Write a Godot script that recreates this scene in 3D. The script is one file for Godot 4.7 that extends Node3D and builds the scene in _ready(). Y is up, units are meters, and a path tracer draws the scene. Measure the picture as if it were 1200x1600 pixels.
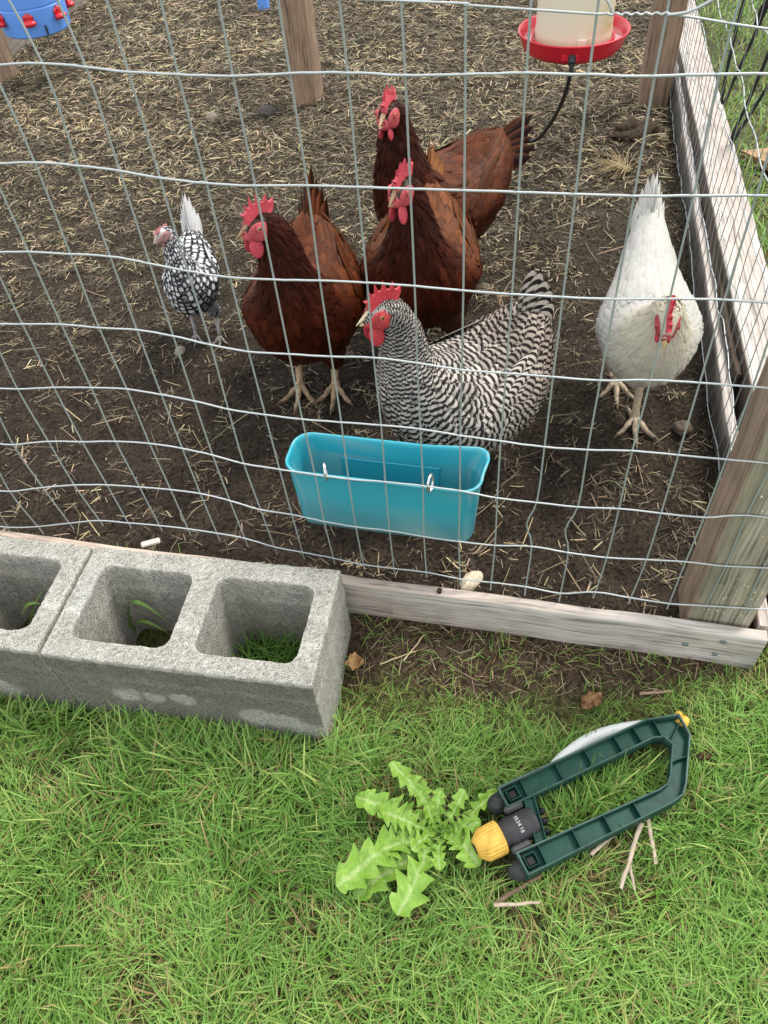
extends Node3D
# A backyard chicken run seen through welded wire, lawn and concrete blocks in front.

const SHIFT_FENCE := 0.144   # height of the lowest straight wire above the lawn

class MB:
	var v := PackedVector3Array()
	var n := PackedVector3Array()
	var t := PackedVector2Array()
	var c := PackedColorArray()
	var i := PackedInt32Array()
	func add(p: Vector3, uv := Vector2.ZERO, col := Color(1, 1, 1)) -> int:
		v.append(p); t.append(uv); c.append(col)
		return v.size() - 1
	func tri(a: int, b: int, d: int) -> void:
		i.append(a); i.append(b); i.append(d)
	func quad(a: int, b: int, d: int, e: int) -> void:
		tri(a, b, d); tri(a, d, e)
	# a flat polygon (own vertices, so its edges stay hard)
	func face(pts: Array, col := Color(1, 1, 1), uvs: Array = []) -> void:
		var s := v.size()
		for k in pts.size():
			add(pts[k], uvs[k] if uvs.size() else Vector2(pts[k].x + pts[k].z, pts[k].y + pts[k].z * 0.3), col)
		for k in range(1, pts.size() - 1):
			tri(s, s + k, s + k + 1)
	# rows of points as a sheet; wrap closes each row into a ring
	func sheet(rows: Array, wrap := false, cols: Array = [], uvs: Array = []) -> void:
		var w: int = rows[0].size()
		var s := v.size()
		for r in rows.size():
			for k in w:
				add(rows[r][k], uvs[r][k] if uvs.size() else Vector2(float(r) / maxf(1, rows.size() - 1), float(k) / w), cols[r][k] if cols.size() else Color(1, 1, 1))
		for r in rows.size() - 1:
			for k in (w if wrap else w - 1):
				var k2 := (k + 1) % w
				quad(s + r * w + k, s + r * w + k2, s + (r + 1) * w + k2, s + (r + 1) * w + k)
	func cap(ring: Array, flip := false, col := Color(1, 1, 1)) -> void:
		var m := Vector3.ZERO
		for p in ring: m += p
		m /= ring.size()
		var s := v.size()
		add(m, Vector2(0.5, 0.5), col)
		for k in ring.size(): add(ring[k], Vector2(0.5 + 0.1 * cos(TAU * k / ring.size()), 0.5 + 0.1 * sin(TAU * k / ring.size())), col)
		for k in ring.size():
			var a := s + 1 + k
			var b := s + 1 + (k + 1) % ring.size()
			if flip: tri(s, b, a)
			else: tri(s, a, b)
	func loft(rings: Array, caps := true, cols: Array = [], uvs: Array = []) -> void:
		sheet(rings, true, cols, uvs)
		if caps:
			cap(rings[0], false, cols[0][0] if cols.size() else Color(1, 1, 1))
			cap(rings[-1], true, cols[-1][0] if cols.size() else Color(1, 1, 1))
	func tube(pts: Array, radii, sides := 6, col := Color(1, 1, 1), squash := 1.0) -> void:
		var rings := []
		var cols := []
		var up := Vector3.UP
		for k in pts.size():
			var d: Vector3 = (pts[mini(k + 1, pts.size() - 1)] - pts[maxi(k - 1, 0)]).normalized()
			if absf(d.dot(up)) > 0.95: up = Vector3(0.3, 0.2, 1).normalized()
			var sx := up.cross(d).normalized()
			var sy := d.cross(sx)
			up = sy
			var r: float = radii[k] if radii is Array else radii
			var ring := []
			var cc := []
			for j in sides:
				var a := TAU * j / sides
				ring.append(pts[k] + (sx * cos(a) + sy * sin(a) * squash) * r)
				cc.append(col)
			rings.append(ring); cols.append(cc)
		loft(rings, true, cols)
	# box with chamfered edges
	func box(at: Vector3, size: Vector3, bevel := 0.002, col := Color(1, 1, 1), basis := Basis()) -> void:
		var h := size * 0.5
		var b := minf(bevel, minf(h.x, minf(h.y, h.z)) * 0.6)
		var P := func(sx: int, sy: int, sz: int, ax: int) -> Vector3:
			var q := Vector3(sx * (h.x - b), sy * (h.y - b), sz * (h.z - b))
			if ax == 0: q.x = sx * h.x
			elif ax == 1: q.y = sy * h.y
			else: q.z = sz * h.z
			return at + basis * q
		for s in [-1, 1]:
			face([P.call(s, -1, -1, 0), P.call(s, 1, -1, 0), P.call(s, 1, 1, 0), P.call(s, -1, 1, 0)], col)
			face([P.call(-1, s, -1, 1), P.call(1, s, -1, 1), P.call(1, s, 1, 1), P.call(-1, s, 1, 1)], col)
			face([P.call(-1, -1, s, 2), P.call(1, -1, s, 2), P.call(1, 1, s, 2), P.call(-1, 1, s, 2)], col)
			for u in [-1, 1]:
				face([P.call(-1, s, u, 1), P.call(1, s, u, 1), P.call(1, s, u, 2), P.call(-1, s, u, 2)], col)
				face([P.call(s, -1, u, 0), P.call(s, 1, u, 0), P.call(s, 1, u, 2), P.call(s, -1, u, 2)], col)
				face([P.call(s, u, -1, 0), P.call(s, u, 1, 0), P.call(s, u, 1, 1), P.call(s, u, -1, 1)], col)
				for w in [-1, 1]:
					face([P.call(s, u, w, 0), P.call(s, u, w, 1), P.call(s, u, w, 2)], col)
	func ellipsoid(at: Vector3, r: Vector3, basis := Basis(), colf = null, nu := 14, nv := 10) -> void:
		var rows := []
		var cols := []
		for a in nv + 1:
			var row := []
			var cr := []
			var th := PI * a / nv
			for b in nu:
				var ph := TAU * b / nu
				var d := Vector3(sin(th) * cos(ph), cos(th), sin(th) * sin(ph))
				row.append(at + basis * (d * r))
				cr.append(colf.call(d) if colf is Callable else (colf if colf is Color else Color(1, 1, 1)))
			rows.append(row); cols.append(cr)
		sheet(rows, true, cols)
	func mesh() -> ArrayMesh:
		n.resize(v.size())
		n.fill(Vector3.ZERO)
		for k in range(0, i.size(), 3):
			var a := i[k]
			var b := i[k + 1]
			var d := i[k + 2]
			var q := (v[d] - v[a]).cross(v[b] - v[a])
			n[a] += q; n[b] += q; n[d] += q
		for k in n.size():
			n[k] = n[k].normalized() if n[k].length_squared() > 1e-24 else Vector3.UP
		var arr := []
		arr.resize(Mesh.ARRAY_MAX)
		arr[Mesh.ARRAY_VERTEX] = v
		arr[Mesh.ARRAY_NORMAL] = n
		arr[Mesh.ARRAY_TEX_UV] = t
		arr[Mesh.ARRAY_COLOR] = c
		arr[Mesh.ARRAY_INDEX] = i
		var m := ArrayMesh.new()
		m.add_surface_from_arrays(Mesh.PRIMITIVE_TRIANGLES, arr)
		return m

var rng := RandomNumberGenerator.new()
var M := {}
var used := {}
var nz := FastNoiseLite.new()
var nz2 := FastNoiseLite.new()

func lin(r: float, g: float, b: float) -> Color:
	return Color(r, g, b).linear_to_srgb()

func numbered(called: String) -> String:
	var k: int = used.get(called, 0)
	used[called] = k + 1
	return called if k == 0 else "%s_%03d" % [called, k]

func thing(called: String, label: String, category: String, at := Vector3.ZERO, turn := 0.0, group := "") -> Node3D:
	var o := Node3D.new()
	o.name = numbered(called)
	o.position = at
	o.rotation.y = turn
	add_child(o)
	tag(o, label, category, group)
	return o

func tag(o: Node, label: String, category: String, group := "", kind := "") -> Node:
	if label: o.set_meta("label", label)
	if category: o.set_meta("category", category)
	if group: o.set_meta("group", group)
	if kind: o.set_meta("kind", kind)
	return o

func obj(called: String, m: Mesh, mt: Material, parent: Node = self, at := Transform3D()) -> MeshInstance3D:
	var o := MeshInstance3D.new()
	o.name = numbered(called) if parent == self else called
	o.mesh = m
	o.material_override = mt
	o.transform = at
	parent.add_child(o, true)
	return o

func structure(called: String, m: Mesh, mt: Material) -> MeshInstance3D:
	var o := obj(called, m, mt)
	o.set_meta("kind", "structure")
	return o

# many alike pieces as one object: [[mesh, transforms, colours], ...]
func scatter(called: String, m: Mesh, mt: Material, xf: Array, cols: Array, parent: Node = self) -> MultiMeshInstance3D:
	var mm := MultiMesh.new()
	mm.transform_format = MultiMesh.TRANSFORM_3D
	mm.use_colors = true
	mm.mesh = m
	mm.instance_count = xf.size()
	for k in xf.size():
		mm.set_instance_transform(k, xf[k])
		mm.set_instance_color(k, cols[k])
	var o := MultiMeshInstance3D.new()
	o.name = numbered(called) if parent == self else called
	o.multimesh = mm
	o.material_override = mt
	o.set_meta("kind", "stuff")
	parent.add_child(o, true)
	return o

func ss(a: float, b: float, x: float) -> float:
	return smoothstep(a, b, x)

func mat(called: String, col: Color, rough := 0.8, vc := false) -> StandardMaterial3D:
	var m := StandardMaterial3D.new()
	m.resource_name = called
	m.albedo_color = col
	m.roughness = rough
	m.vertex_color_use_as_albedo = vc
	M[called] = m
	return m

func noise_tex(freq: float, ramp: Array, sd: int, size := 512, octaves := 4, normal := 0.0, type := FastNoiseLite.TYPE_SIMPLEX_SMOOTH) -> NoiseTexture2D:
	var f := FastNoiseLite.new()
	f.noise_type = type
	f.frequency = freq
	f.seed = sd
	f.fractal_octaves = octaves
	var x := NoiseTexture2D.new()
	x.width = size
	x.height = size
	x.seamless = true
	x.noise = f
	if normal > 0:
		x.as_normal_map = true
		x.bump_strength = normal
	elif ramp.size():
		var g := Gradient.new()
		var offs := PackedFloat32Array()
		var cc := PackedColorArray()
		for k in ramp.size():
			offs.append(ramp[k][0]); cc.append(ramp[k][1])
		g.offsets = offs
		g.colors = cc
		x.color_ramp = g
	return x

func triplanar(m: StandardMaterial3D, scale: float) -> void:
	m.uv1_triplanar = true
	m.uv1_world_triplanar = true
	m.uv1_scale = Vector3.ONE * scale

# wood grain along u, near white so that vertex colours tint it
func wood_image(sd: int, lines: float, dark: float) -> ImageTexture:
	var w := 512
	var h := 512
	var im := Image.create(w, h, false, Image.FORMAT_RGB8)
	var f := FastNoiseLite.new()
	f.seed = sd
	f.frequency = 0.01
	f.fractal_octaves = 3
	for y in h:
		for x in w:
			# blend two shifted samples near the border so that the sheet repeats without a seam
			var bx := absf(x - w * 0.5) / (w * 0.5)
			var warp := f.get_noise_2d(absf(x - 256.0) * 0.45, y * 1.1) * 26.0
			var g1 := f.get_noise_2d(absf(x - 256.0) * 0.12, (y + warp) * lines)
			var g2 := f.get_noise_2d(absf(x - 256.0) * 0.5 + 900.0, (y + warp * 0.4) * lines * 3.1)
			var g3 := f.get_noise_2d(x * 2.0, y * 2.0 + 500.0)
			var s := sin((y + warp) * lines * 0.16) * 0.5 + 0.5
			var val := 0.90 + g1 * 0.07 + g2 * 0.14 + g3 * 0.09 - pow(s, 6.0) * 0.10
			if g2 + g3 * 0.4 < -0.36: val -= dark
			val = clampf(val, 0.18, 1.0)
			im.set_pixel(x, y, Color(val, val * (0.985 + g1 * 0.03), val * (0.97 + g1 * 0.05)))
	return ImageTexture.create_from_image(im)

func materials() -> void:
	var m := mat("grass", Color.WHITE, 0.55, true)
	m.backlight_enabled = true
	m.backlight = lin(0.17, 0.25, 0.04)
	m.metallic_specular = 0.35
	m = mat("leaf", Color.WHITE, 0.5, true)
	m.albedo_texture = noise_tex(0.05, [[0.0, Color(0.8, 0.85, 0.75)], [0.4, Color(0.92, 0.95, 0.9)], [0.6, Color(1, 1, 1)], [1.0, Color(1, 0.98, 0.85)]], 51, 256, 4)
	triplanar(m, 16.0)
	m.backlight_enabled = true
	m.backlight = lin(0.06, 0.11, 0.012)
	m = mat("straw", Color.WHITE, 0.7, true)
	m = mat("soil", Color.WHITE, 0.9, true)
	m.metallic_specular = 0.3
	m.albedo_texture = noise_tex(0.03, [[0.0, Color(0.4, 0.38, 0.36)], [0.35, Color(0.6, 0.58, 0.56)], [0.5, Color(0.85, 0.83, 0.8)], [0.62, Color(1, 1, 1)], [0.8, Color(0.7, 0.69, 0.66)]], 5, 512, 5)
	m.normal_enabled = true
	m.normal_texture = noise_tex(0.06, [], 8, 512, 5, 9.0)
	m.normal_scale = 1.0
	triplanar(m, 5.0)
	m = mat("concrete", Color.WHITE, 0.92, true)
	m.albedo_texture = noise_tex(0.11, [[0.0, Color(0.35, 0.35, 0.34)], [0.28, Color(0.55, 0.55, 0.53)], [0.4, Color(0.80, 0.79, 0.77)], [0.52, Color(0.87, 0.86, 0.84)], [0.64, Color(1, 1, 0.98)], [0.72, Color(0.84, 0.83, 0.8)], [0.82, Color(0.6, 0.58, 0.55)], [1.0, Color(0.5, 0.48, 0.45)]], 21, 1024, 4)
	m.normal_enabled = true
	m.normal_texture = noise_tex(0.12, [], 22, 1024, 4, 14.0)
	triplanar(m, 3.1)
	m = mat("wood", Color.WHITE, 0.85, true)
	m.albedo_texture = wood_image(3, 3.2, 0.12)
	m = mat("rough_wood", Color.WHITE, 0.9, true)
	m.albedo_texture = wood_image(14, 2.6, 0.2)
	m = mat("galvanized", lin(0.43, 0.46, 0.465), 0.5)
	m.metallic = 0.55
	m = mat("dull_wire", lin(0.33, 0.375, 0.365), 0.55)
	m.metallic = 0.4
	m = mat("dark_wire", lin(0.20, 0.22, 0.22), 0.55)
	m.metallic = 0.3
	m = mat("plain", Color.WHITE, 0.7, true)
	m = mat("gloss", Color.WHITE, 0.35, true)
	m = mat("turquoise", Color.WHITE, 0.42, true)
	m.backlight_enabled = true
	m.backlight = lin(0.0, 0.12, 0.17)
	m.roughness_texture = noise_tex(0.02, [[0.0, Color(0.7, 0.7, 0.7)], [1.0, Color(1, 1, 1)]], 31, 256, 4)
	m = mat("blue_plastic", lin(0.11, 0.29, 0.74), 0.4)
	m = mat("red_plastic", lin(0.52, 0.012, 0.028), 0.33)
	m = mat("milky_plastic", lin(0.74, 0.70, 0.57), 0.4)
	m.backlight_enabled = true
	m.backlight = lin(0.3, 0.28, 0.22)
	m.albedo_texture = noise_tex(0.012, [[0.0, Color(0.86, 0.82, 0.7)], [0.5, Color(1, 0.99, 0.96)], [1.0, Color(1, 1, 1)]], 35, 256, 4)
	m = mat("water", Color(0.8, 0.82, 0.82, 0.12), 0.04)
	m.transparency = BaseMaterial3D.TRANSPARENCY_ALPHA
	m = mat("black_rubber", lin(0.012, 0.012, 0.014), 0.5)
	m = mat("green_plastic", Color.WHITE, 0.5, true)
	m.metallic_specular = 0.35
	m.albedo_texture = noise_tex(0.02, [[0.0, Color(0.75, 0.76, 0.74)], [0.5, Color(0.95, 0.95, 0.95)], [1.0, Color(1, 1, 1)]], 53, 256, 5)
	triplanar(m, 9.0)
	m = mat("steel", lin(0.6, 0.6, 0.6), 0.25)
	m.metallic = 1.0
	# feathers: fine barbs off a central shaft
	var im := Image.create(64, 64, false, Image.FORMAT_RGB8)
	for y in 64:
		for x in 64:
			var u := absf(x - 31.5) / 31.5
			var val := 0.93 + 0.07 * sin((y * 1.0 + u * 22.0) * 2.1) * smoothstep(0.0, 0.3, u)
			if u < 0.07: val = 1.0
			im.set_pixel(x, y, Color(val, val, val))
	m = mat("feather", Color.WHITE, 0.5, true)
	m.albedo_texture = ImageTexture.create_from_image(im)
	m.metallic_specular = 0.2
	m = mat("skin", Color.WHITE, 0.6, true)
	m.subsurf_scatter_enabled = true
	m.subsurf_scatter_strength = 0.15
	m = mat("comb_skin", Color.WHITE, 0.55, true)
	m.normal_enabled = true
	m.normal_scale = 0.45
	m.normal_texture = noise_tex(0.22, [], 41, 128, 2, 5.0)
	m.albedo_texture = noise_tex(0.09, [[0.0, Color(0.68, 0.55, 0.58)], [0.45, Color(0.9, 0.88, 0.88)], [0.6, Color(1, 1, 1)], [1.0, Color(1, 1, 1)]], 43, 128, 3)
	triplanar(m, 30.0)

func _ready() -> void:
	# ---- camera, sky, sun, exposure
	var cam := Camera3D.new()
	cam.name = "camera"
	cam.position = Vector3(0.0932, 1.0967, 0.6816)
	cam.basis = Basis(Vector3.UP, 0.2879) * Basis(Vector3.RIGHT, -0.853) * Basis(Vector3.BACK, -0.1066)
	cam.fov = 67.72
	cam.near = 0.02
	cam.far = 400.0
	add_child(cam)
	cam.current = true
	var env := Environment.new()
	env.background_mode = Environment.BG_SKY
	var sky := ProceduralSkyMaterial.new()
	sky.sky_top_color = Color(0.86, 0.875, 0.89)
	sky.sky_horizon_color = Color(0.88, 0.88, 0.88)
	sky.sky_curve = 0.2
	sky.ground_bottom_color = Color(0.28, 0.30, 0.22)
	sky.ground_horizon_color = Color(0.5, 0.52, 0.45)
	sky.sun_angle_max = 25.0
	env.sky = Sky.new()
	env.sky.sky_material = sky
	env.tonemap_mode = Environment.TONE_MAPPER_LINEAR
	env.tonemap_exposure = 2.35
	env.sdfgi_enabled = true
	env.ssao_enabled = true
	env.ssil_enabled = true
	var we := WorldEnvironment.new()
	we.name = "world_environment"
	we.environment = env
	add_child(we)
	var sun := DirectionalLight3D.new()
	sun.name = "sun"
	sun.light_energy = 0.55
	sun.light_color = Color(1.0, 0.975, 0.94)
	sun.light_angular_distance = 18.0
	sun.shadow_enabled = true
	sun.look_at_from_position(Vector3(1.5, 3.2, -1.6), Vector3.ZERO)
	add_child(sun)
	rng.seed = 20240611
	nz.seed = 4
	nz.frequency = 1.0
	nz.fractal_octaves = 3
	nz2.seed = 77
	nz2.frequency = 1.0
	nz2.fractal_octaves = 2
	materials()
	ground()
	posts_and_boards()
	front_fence()
	side_fence()
	concrete_blocks()
	grass()
	straw()
	trough()
	waterer()
	blue_things()
	hens()
	sprinkler()
	dandelion()
	debris()

# ------------------------------------------------------------------ ground
func side_x(z: float) -> float:      # where the wire of the right side stands
	return 0.429 + 0.0225 * z

func pen_h(x: float, z: float) -> float:
	var h := 0.045 + 0.016 * nz.get_noise_2d(x * 1.6, z * 1.6) + 0.008 * nz2.get_noise_2d(x * 7.0, z * 7.0) + 0.005 * nz.get_noise_2d(x * 24.0, z * 24.0)
	# trodden mound before the right back post, with a scraped hollow beside it
	h += 0.035 * exp(-(pow((x - 0.27) / 0.09, 2.0) + pow((z + 1.78) / 0.13, 2.0)))
	h -= 0.03 * exp(-(pow((x - 0.17) / 0.05, 2.0) + pow((z + 1.86) / 0.05, 2.0)))
	return h

func lawn_h(x: float, z: float) -> float:
	var h := 0.042 * (1.0 - ss(0.03, 0.2, z)) * (1.0 - 0.5 * ss(0.5, 0.7, x))
	h += 0.004 * nz.get_noise_2d(x * 5.0, z * 5.0)
	# the turf stands a little high against the blocks
	h += 0.015 * ss(-0.10, -0.16, x) * ss(0.20, 0.25, z) * ss(0.42, 0.30, z)
	h += 0.006 * ss(-0.17, -0.12, x) * ss(0.1, -0.1, x) * ss(0.1, 0.15, z) * ss(0.4, 0.25, z)
	if x < 0.5 and z < 0.0:
		h -= 0.09 * ss(0.0, -0.06, z) * ss(0.43, 0.38, x) * ss(-6.5, -6.0, x) * ss(-8.0, -7.5, z)
	return h

func bare(x: float, z: float) -> float:   # 1 on the worn soil in front of the board
	var line := 0.135 - 0.3 * maxf(0.0, x - 0.1) + 0.035 * nz.get_noise_2d(x * 8.0, z * 8.0 + 3.0)
	return ss(line + 0.02, line - 0.02, z) * ss(-0.3, -0.25, x) * ss(0.47, 0.42, x)

func axis(lo: float, hi: float, step: float, far: float) -> PackedFloat32Array:
	var a := PackedFloat32Array()
	var left := []
	var x := lo
	var s := step
	while x > -far:
		s *= 1.35
		x -= s
		left.append(x)
	left.reverse()
	for q in left: a.append(q)
	x = lo
	while x < hi:
		a.append(x)
		x += step
	a.append(hi)
	s = step
	x = hi
	while x < far:
		s *= 1.35
		x += s
		a.append(x)
	return a

func ground() -> void:
	var mb := MB.new()
	var xs := axis(-1.4, 1.4, 0.018, 160.0)
	var zs := axis(-2.6, 1.3, 0.018, 160.0)
	for z in zs:
		for x in xs:
			var b := bare(x, z)
			var n := 0.5 + 0.5 * nz.get_noise_2d(x * 9.0, z * 9.0)
			var thatch := Color(0.075, 0.085, 0.026).lerp(Color(0.13, 0.14, 0.05), n)
			var soil := Color(0.055, 0.037, 0.024).lerp(Color(0.10, 0.07, 0.045), n)
			var far := ss(3.0, 12.0, Vector2(x, z).length())
			mb.add(Vector3(x, lawn_h(x, z) if far < 0.99 else 0.02, z), Vector2(x, z), thatch.lerp(soil, b).lerp(Color(0.055, 0.095, 0.02), far))
	var w := xs.size()
	for r in zs.size() - 1:
		for k in w - 1:
			mb.quad(r * w + k, r * w + k + 1, (r + 1) * w + k + 1, (r + 1) * w + k)
	structure("lawn", mb.mesh(), M.soil)
	mb = MB.new()
	var nx := 250
	var nzz := 300
	for r in nzz + 1:
		var v := float(r) / nzz
		var z := -0.001 - 4.6 * (0.6 * v + 0.4 * v * v)
		for k in nx + 1:
			var u := float(k) / nx
			var x := side_x(z) + 0.002 - 3.9 * (0.55 * u + 0.45 * u * u)
			var n := clampf(0.5 + 0.6 * nz.get_noise_2d(x * 2.2 + 7.0, z * 2.2), 0, 1)
			var n2 := clampf(0.5 + 0.6 * nz2.get_noise_2d(x * 14.0, z * 14.0), 0, 1)
			var wet := Color(0.023, 0.0170, 0.0122).lerp(Color(0.060, 0.045, 0.033), n2)
			var dry := Color(0.052, 0.041, 0.028).lerp(Color(0.085, 0.070, 0.050), n2)
			var d := clampf(ss(-0.55, -1.5, z + 0.35 * (n - 0.5)) + 0.3 * ss(-0.3, 0.2, x) * n, 0, 1)
			mb.add(Vector3(x, pen_h(x, z), z), Vector2(x, z), wet.lerp(dry, d))
	w = nx + 1
	for r in nzz:
		for k in nx:
			mb.quad(r * w + k + 1, r * w + k, (r + 1) * w + k, (r + 1) * w + k + 1)
	structure("pen_floor", mb.mesh(), M.soil)

# ------------------------------------------------------------------ timber
# a sawn board along +x from the origin; tint(x, y, z, face) colours it; face 0 top, 1 front (+z), 2 bottom, 3 back
func plank(length: float, h: float, t: float, tint: Callable, wob := 0.0015, sd := 0.0, bev := 0.0025, rough_end := 0.0) -> ArrayMesh:
	var mb := MB.new()
	var sec := []      # [y, z, face, perimeter]
	var corners := [Vector2(h, 0), Vector2(h, t), Vector2(0, t), Vector2(0, 0)]
	var per := 0.0
	var last := Vector2.ZERO
	for e in 4:
		var a: Vector2 = corners[e]
		var b: Vector2 = corners[(e + 1) % 4]
		var d := (b - a).normalized()
		var steps := 5 if (b - a).length() > 0.05 else 3
		for k in steps + 1:
			var p := a + d * bev + (b - a - d * bev * 2.0) * (float(k) / steps)
			if sec.size(): per += (p - last).length()
			sec.append([p.x, p.y, e, per])
			last = p
	var rings := []
	var cols := []
	var uvs := []
	var n := maxi(6, int(length / 0.025))
	for r in n + 1:
		var x := length * r / n
		var ring := []
		var cr := []
		var ur := []
		var wy := wob * nz.get_noise_2d(x * 3.0 + sd, 1.0)
		var wz := wob * nz.get_noise_2d(x * 3.0 + sd, 9.0)
		for q in sec:
			var e := Vector3(x, q[0] + wy + wob * 0.4 * nz2.get_noise_3d(x * 20.0 + sd, q[0] * 40.0, q[1] * 40.0), q[1] + wz)
			if rough_end > 0 and r == n:
				e.x += rough_end * nz2.get_noise_2d(q[0] * 90.0, q[1] * 90.0 + sd)
			ring.append(e)
			cr.append(tint.call(x, q[0], q[1], q[2]))
			ur.append(Vector2(x * 1.1 + sd * 0.37, q[3] * 3.2 + sd * 0.61))
		rings.append(ring); cols.append(cr); uvs.append(ur)
	mb.loft(rings, true, cols, uvs)
	return mb.mesh()

func tint_grey(bright := 1.0, warm := 0.0) -> Callable:
	return func(x, y, z, e):
		var n: float = nz.get_noise_3d(x * 2.5 + warm * 40.0, y * 9.0, z * 9.0)
		var c := Color(0.46, 0.43, 0.405).lerp(Color(0.40, 0.32, 0.26), clampf(0.14 + n * 0.4 + warm, 0, 1))
		c = c * (bright * (1.0 + 0.10 * n))
		c.a = 1
		return c

func tint_brown(bright := 1.0) -> Callable:
	return func(x, y, z, e):
		var n: float = nz.get_noise_3d(x * 3.0, y * 9.0, z * 9.0)
		var c := Color(0.235, 0.165, 0.115) * (bright * (1.0 + 0.2 * n))
		c = c.lerp(Color(0.07, 0.05, 0.035), ss(0.07, 0.0, x + 0.03 * n) * 0.8)
		c.a = 1
		return c

func upright(called: String, label: String, at: Vector3, w: float, d: float, height: float, tint: Callable, turn := 0.0, sd := 0.0, material := "wood") -> Node3D:
	# the board's x becomes up; its h spans local x, its t spans local -z to 0
	var o := thing(called, label, "post", at, turn)
	var m := plank(height, w, d, tint, 0.002, sd, 0.004)
	obj("timber", m, M[material], o, Transform3D(Basis(Vector3(0, 1, 0), Vector3(1, 0, 0), Vector3(0, 0, -1)), Vector3(0, -0.03, 0)))
	return o

func nails(parent: Node, spots: Array, normal := Vector3(0, 0, 1)) -> void:
	for p in spots:
		var mb := MB.new()
		mb.tube([p - normal * 0.002, p + normal * 0.001, p + normal * 0.0016], [0.0042, 0.0042, 0.002], 10, Color(0.12, 0.16, 0.15))
		obj("nail_head", mb.mesh(), M.plain, parent)

func posts_and_boards() -> void:
	# front bottom board, its right end reaching the corner
	var front_tint := func(x, y, z, e):
		var n: float = nz.get_noise_3d(x * 2.0, y * 11.0, z * 5.0)
		var c := Color(0.53, 0.50, 0.465).lerp(Color(0.40, 0.29, 0.215), clampf(0.14 + n * 0.45 - 0.2 * ss(1.9, 2.6, x), 0, 1))
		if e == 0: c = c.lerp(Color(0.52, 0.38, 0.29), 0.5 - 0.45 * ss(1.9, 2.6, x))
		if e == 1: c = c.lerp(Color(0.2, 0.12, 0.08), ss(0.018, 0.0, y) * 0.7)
		c = c.lerp(Color(0.16, 0.27, 0.22), 0.5 * ss(2.575, 2.6, x) * ss(0.07, 0.02, y))
		c.a = 1
		return c
	var o := thing("bottom_board", "weathered grey board along the front foot of the run, between concrete block and corner post", "board", Vector3(-2.16, 0.029, 0.003))
	obj("timber", plank(2.604, 0.092, 0.019, front_tint, 0.003, 2.0), M.wood, o)
	nails(o, [Vector3(2.50, 0.055, 0.0195), Vector3(2.545, 0.04, 0.0195), Vector3(2.548, 0.075, 0.0195)])
	# the side: thin board on edge inside, wide timber outside, split slab between them
	var L := 2.5
	o = thing("side_board", "thin pale board on edge along the inside of the right wall, wire stapled to it", "board", Vector3(side_x(0) + 0.004, 0.026, -0.002), 0)
	o.rotation.y = PI / 2 + atan(0.0225)
	var grey := tint_grey(1.2, 0.0)
	var stained_shaded := func(x, y, z, e):
		# soil and shade are both put into the colour of the hens' side
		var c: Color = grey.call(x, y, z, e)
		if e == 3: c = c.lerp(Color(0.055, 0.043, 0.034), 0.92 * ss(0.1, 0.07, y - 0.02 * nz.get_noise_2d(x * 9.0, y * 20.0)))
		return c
	obj("timber", plank(L, 0.095, 0.019, stained_shaded, 0.004, 7.0), M.wood, o)
	o = thing("side_timber", "wide weathered grey timber lying along the right wall beside the lawn", "timber", Vector3(0.472, 0.02, -0.06), 0)
	o.rotation.y = PI / 2 + 0.036
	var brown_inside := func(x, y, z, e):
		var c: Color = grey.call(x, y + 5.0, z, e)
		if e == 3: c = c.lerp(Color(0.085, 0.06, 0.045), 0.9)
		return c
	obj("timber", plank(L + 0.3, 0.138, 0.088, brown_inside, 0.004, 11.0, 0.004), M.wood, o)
	var bark := func(x, y, z, e):
		var n: float = nz.get_noise_3d(x * 6.0, y * 30.0, z * 30.0)
		var c := Color(0.095, 0.064, 0.043) * (1.0 + 0.6 * n)
		c.a = 1
		return c
	o = thing("split_slab", "rough brown split slab wedged between the thin side board and the wide timber", "slab", Vector3(side_x(-2.4) + 0.0225, 0.03, -2.4), -PI / 2)
	o.rotation.y = -PI / 2 + atan(0.0225)
	obj("timber", plank(1.84, 0.112, 0.016, bark, 0.007, 17.0, 0.004, 0.03), M.rough_wood, o, Transform3D(Basis(), Vector3(0, 0, -0.016)))
	# corner post, greenish in front, brown on its left face
	var corner := func(x, y, z, e):
		var n: float = nz.get_noise_3d(x * 1.2, y * 60.0, z * 30.0)
		var n2: float = nz2.get_noise_3d(x * 3.0, y * 14.0, z * 14.0)
		var c := Color(0.28, 0.205, 0.145) * (1.0 + 0.25 * n2)
		if e == 3:
			c = Color(0.44, 0.41, 0.325).lerp(Color(0.265, 0.255, 0.185), clampf(0.4 + n * 1.1, 0, 1)) * (1.0 + 0.15 * n2)
		c.a = 1
		return c
	o = upright("corner_post", "square corner post at the right front, greenish grey front face and brown left face", Vector3(0.337, 0.10, -0.002), 0.088, 0.088, 1.15, corner, 0.0, 5.0)
	var specks := MB.new()
	for k in 46:
		var p := Vector3(0.02 + 0.062 * rng.randf(), 0.02 + 0.33 * rng.randf(), 0.0008)
		p.x += (p.y - 0.1) * 0.02
		specks.ellipsoid(p, Vector3(1, 1.2, 0.5) * rng.randf_range(0.0007, 0.0019), Basis(), Color(0.62, 0.55, 0.36), 6, 4)
	tag(obj("lichen_specks", specks.mesh(), M.plain, o), "", "", "", "stuff")
	upright("back_post", "brown square post behind the hanging waterer, at the right back of the run", Vector3(0.288, 0.03, -1.985), 0.089, 0.089, 1.6, tint_brown(1.25), 0.06, 25.0)
	upright("back_post", "brown square post standing alone in the straw behind the hens, left of the waterer", Vector3(-0.868, 0.03, -1.985), 0.089, 0.089, 1.6, tint_brown(1.35), -0.03, 31.0)
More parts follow.
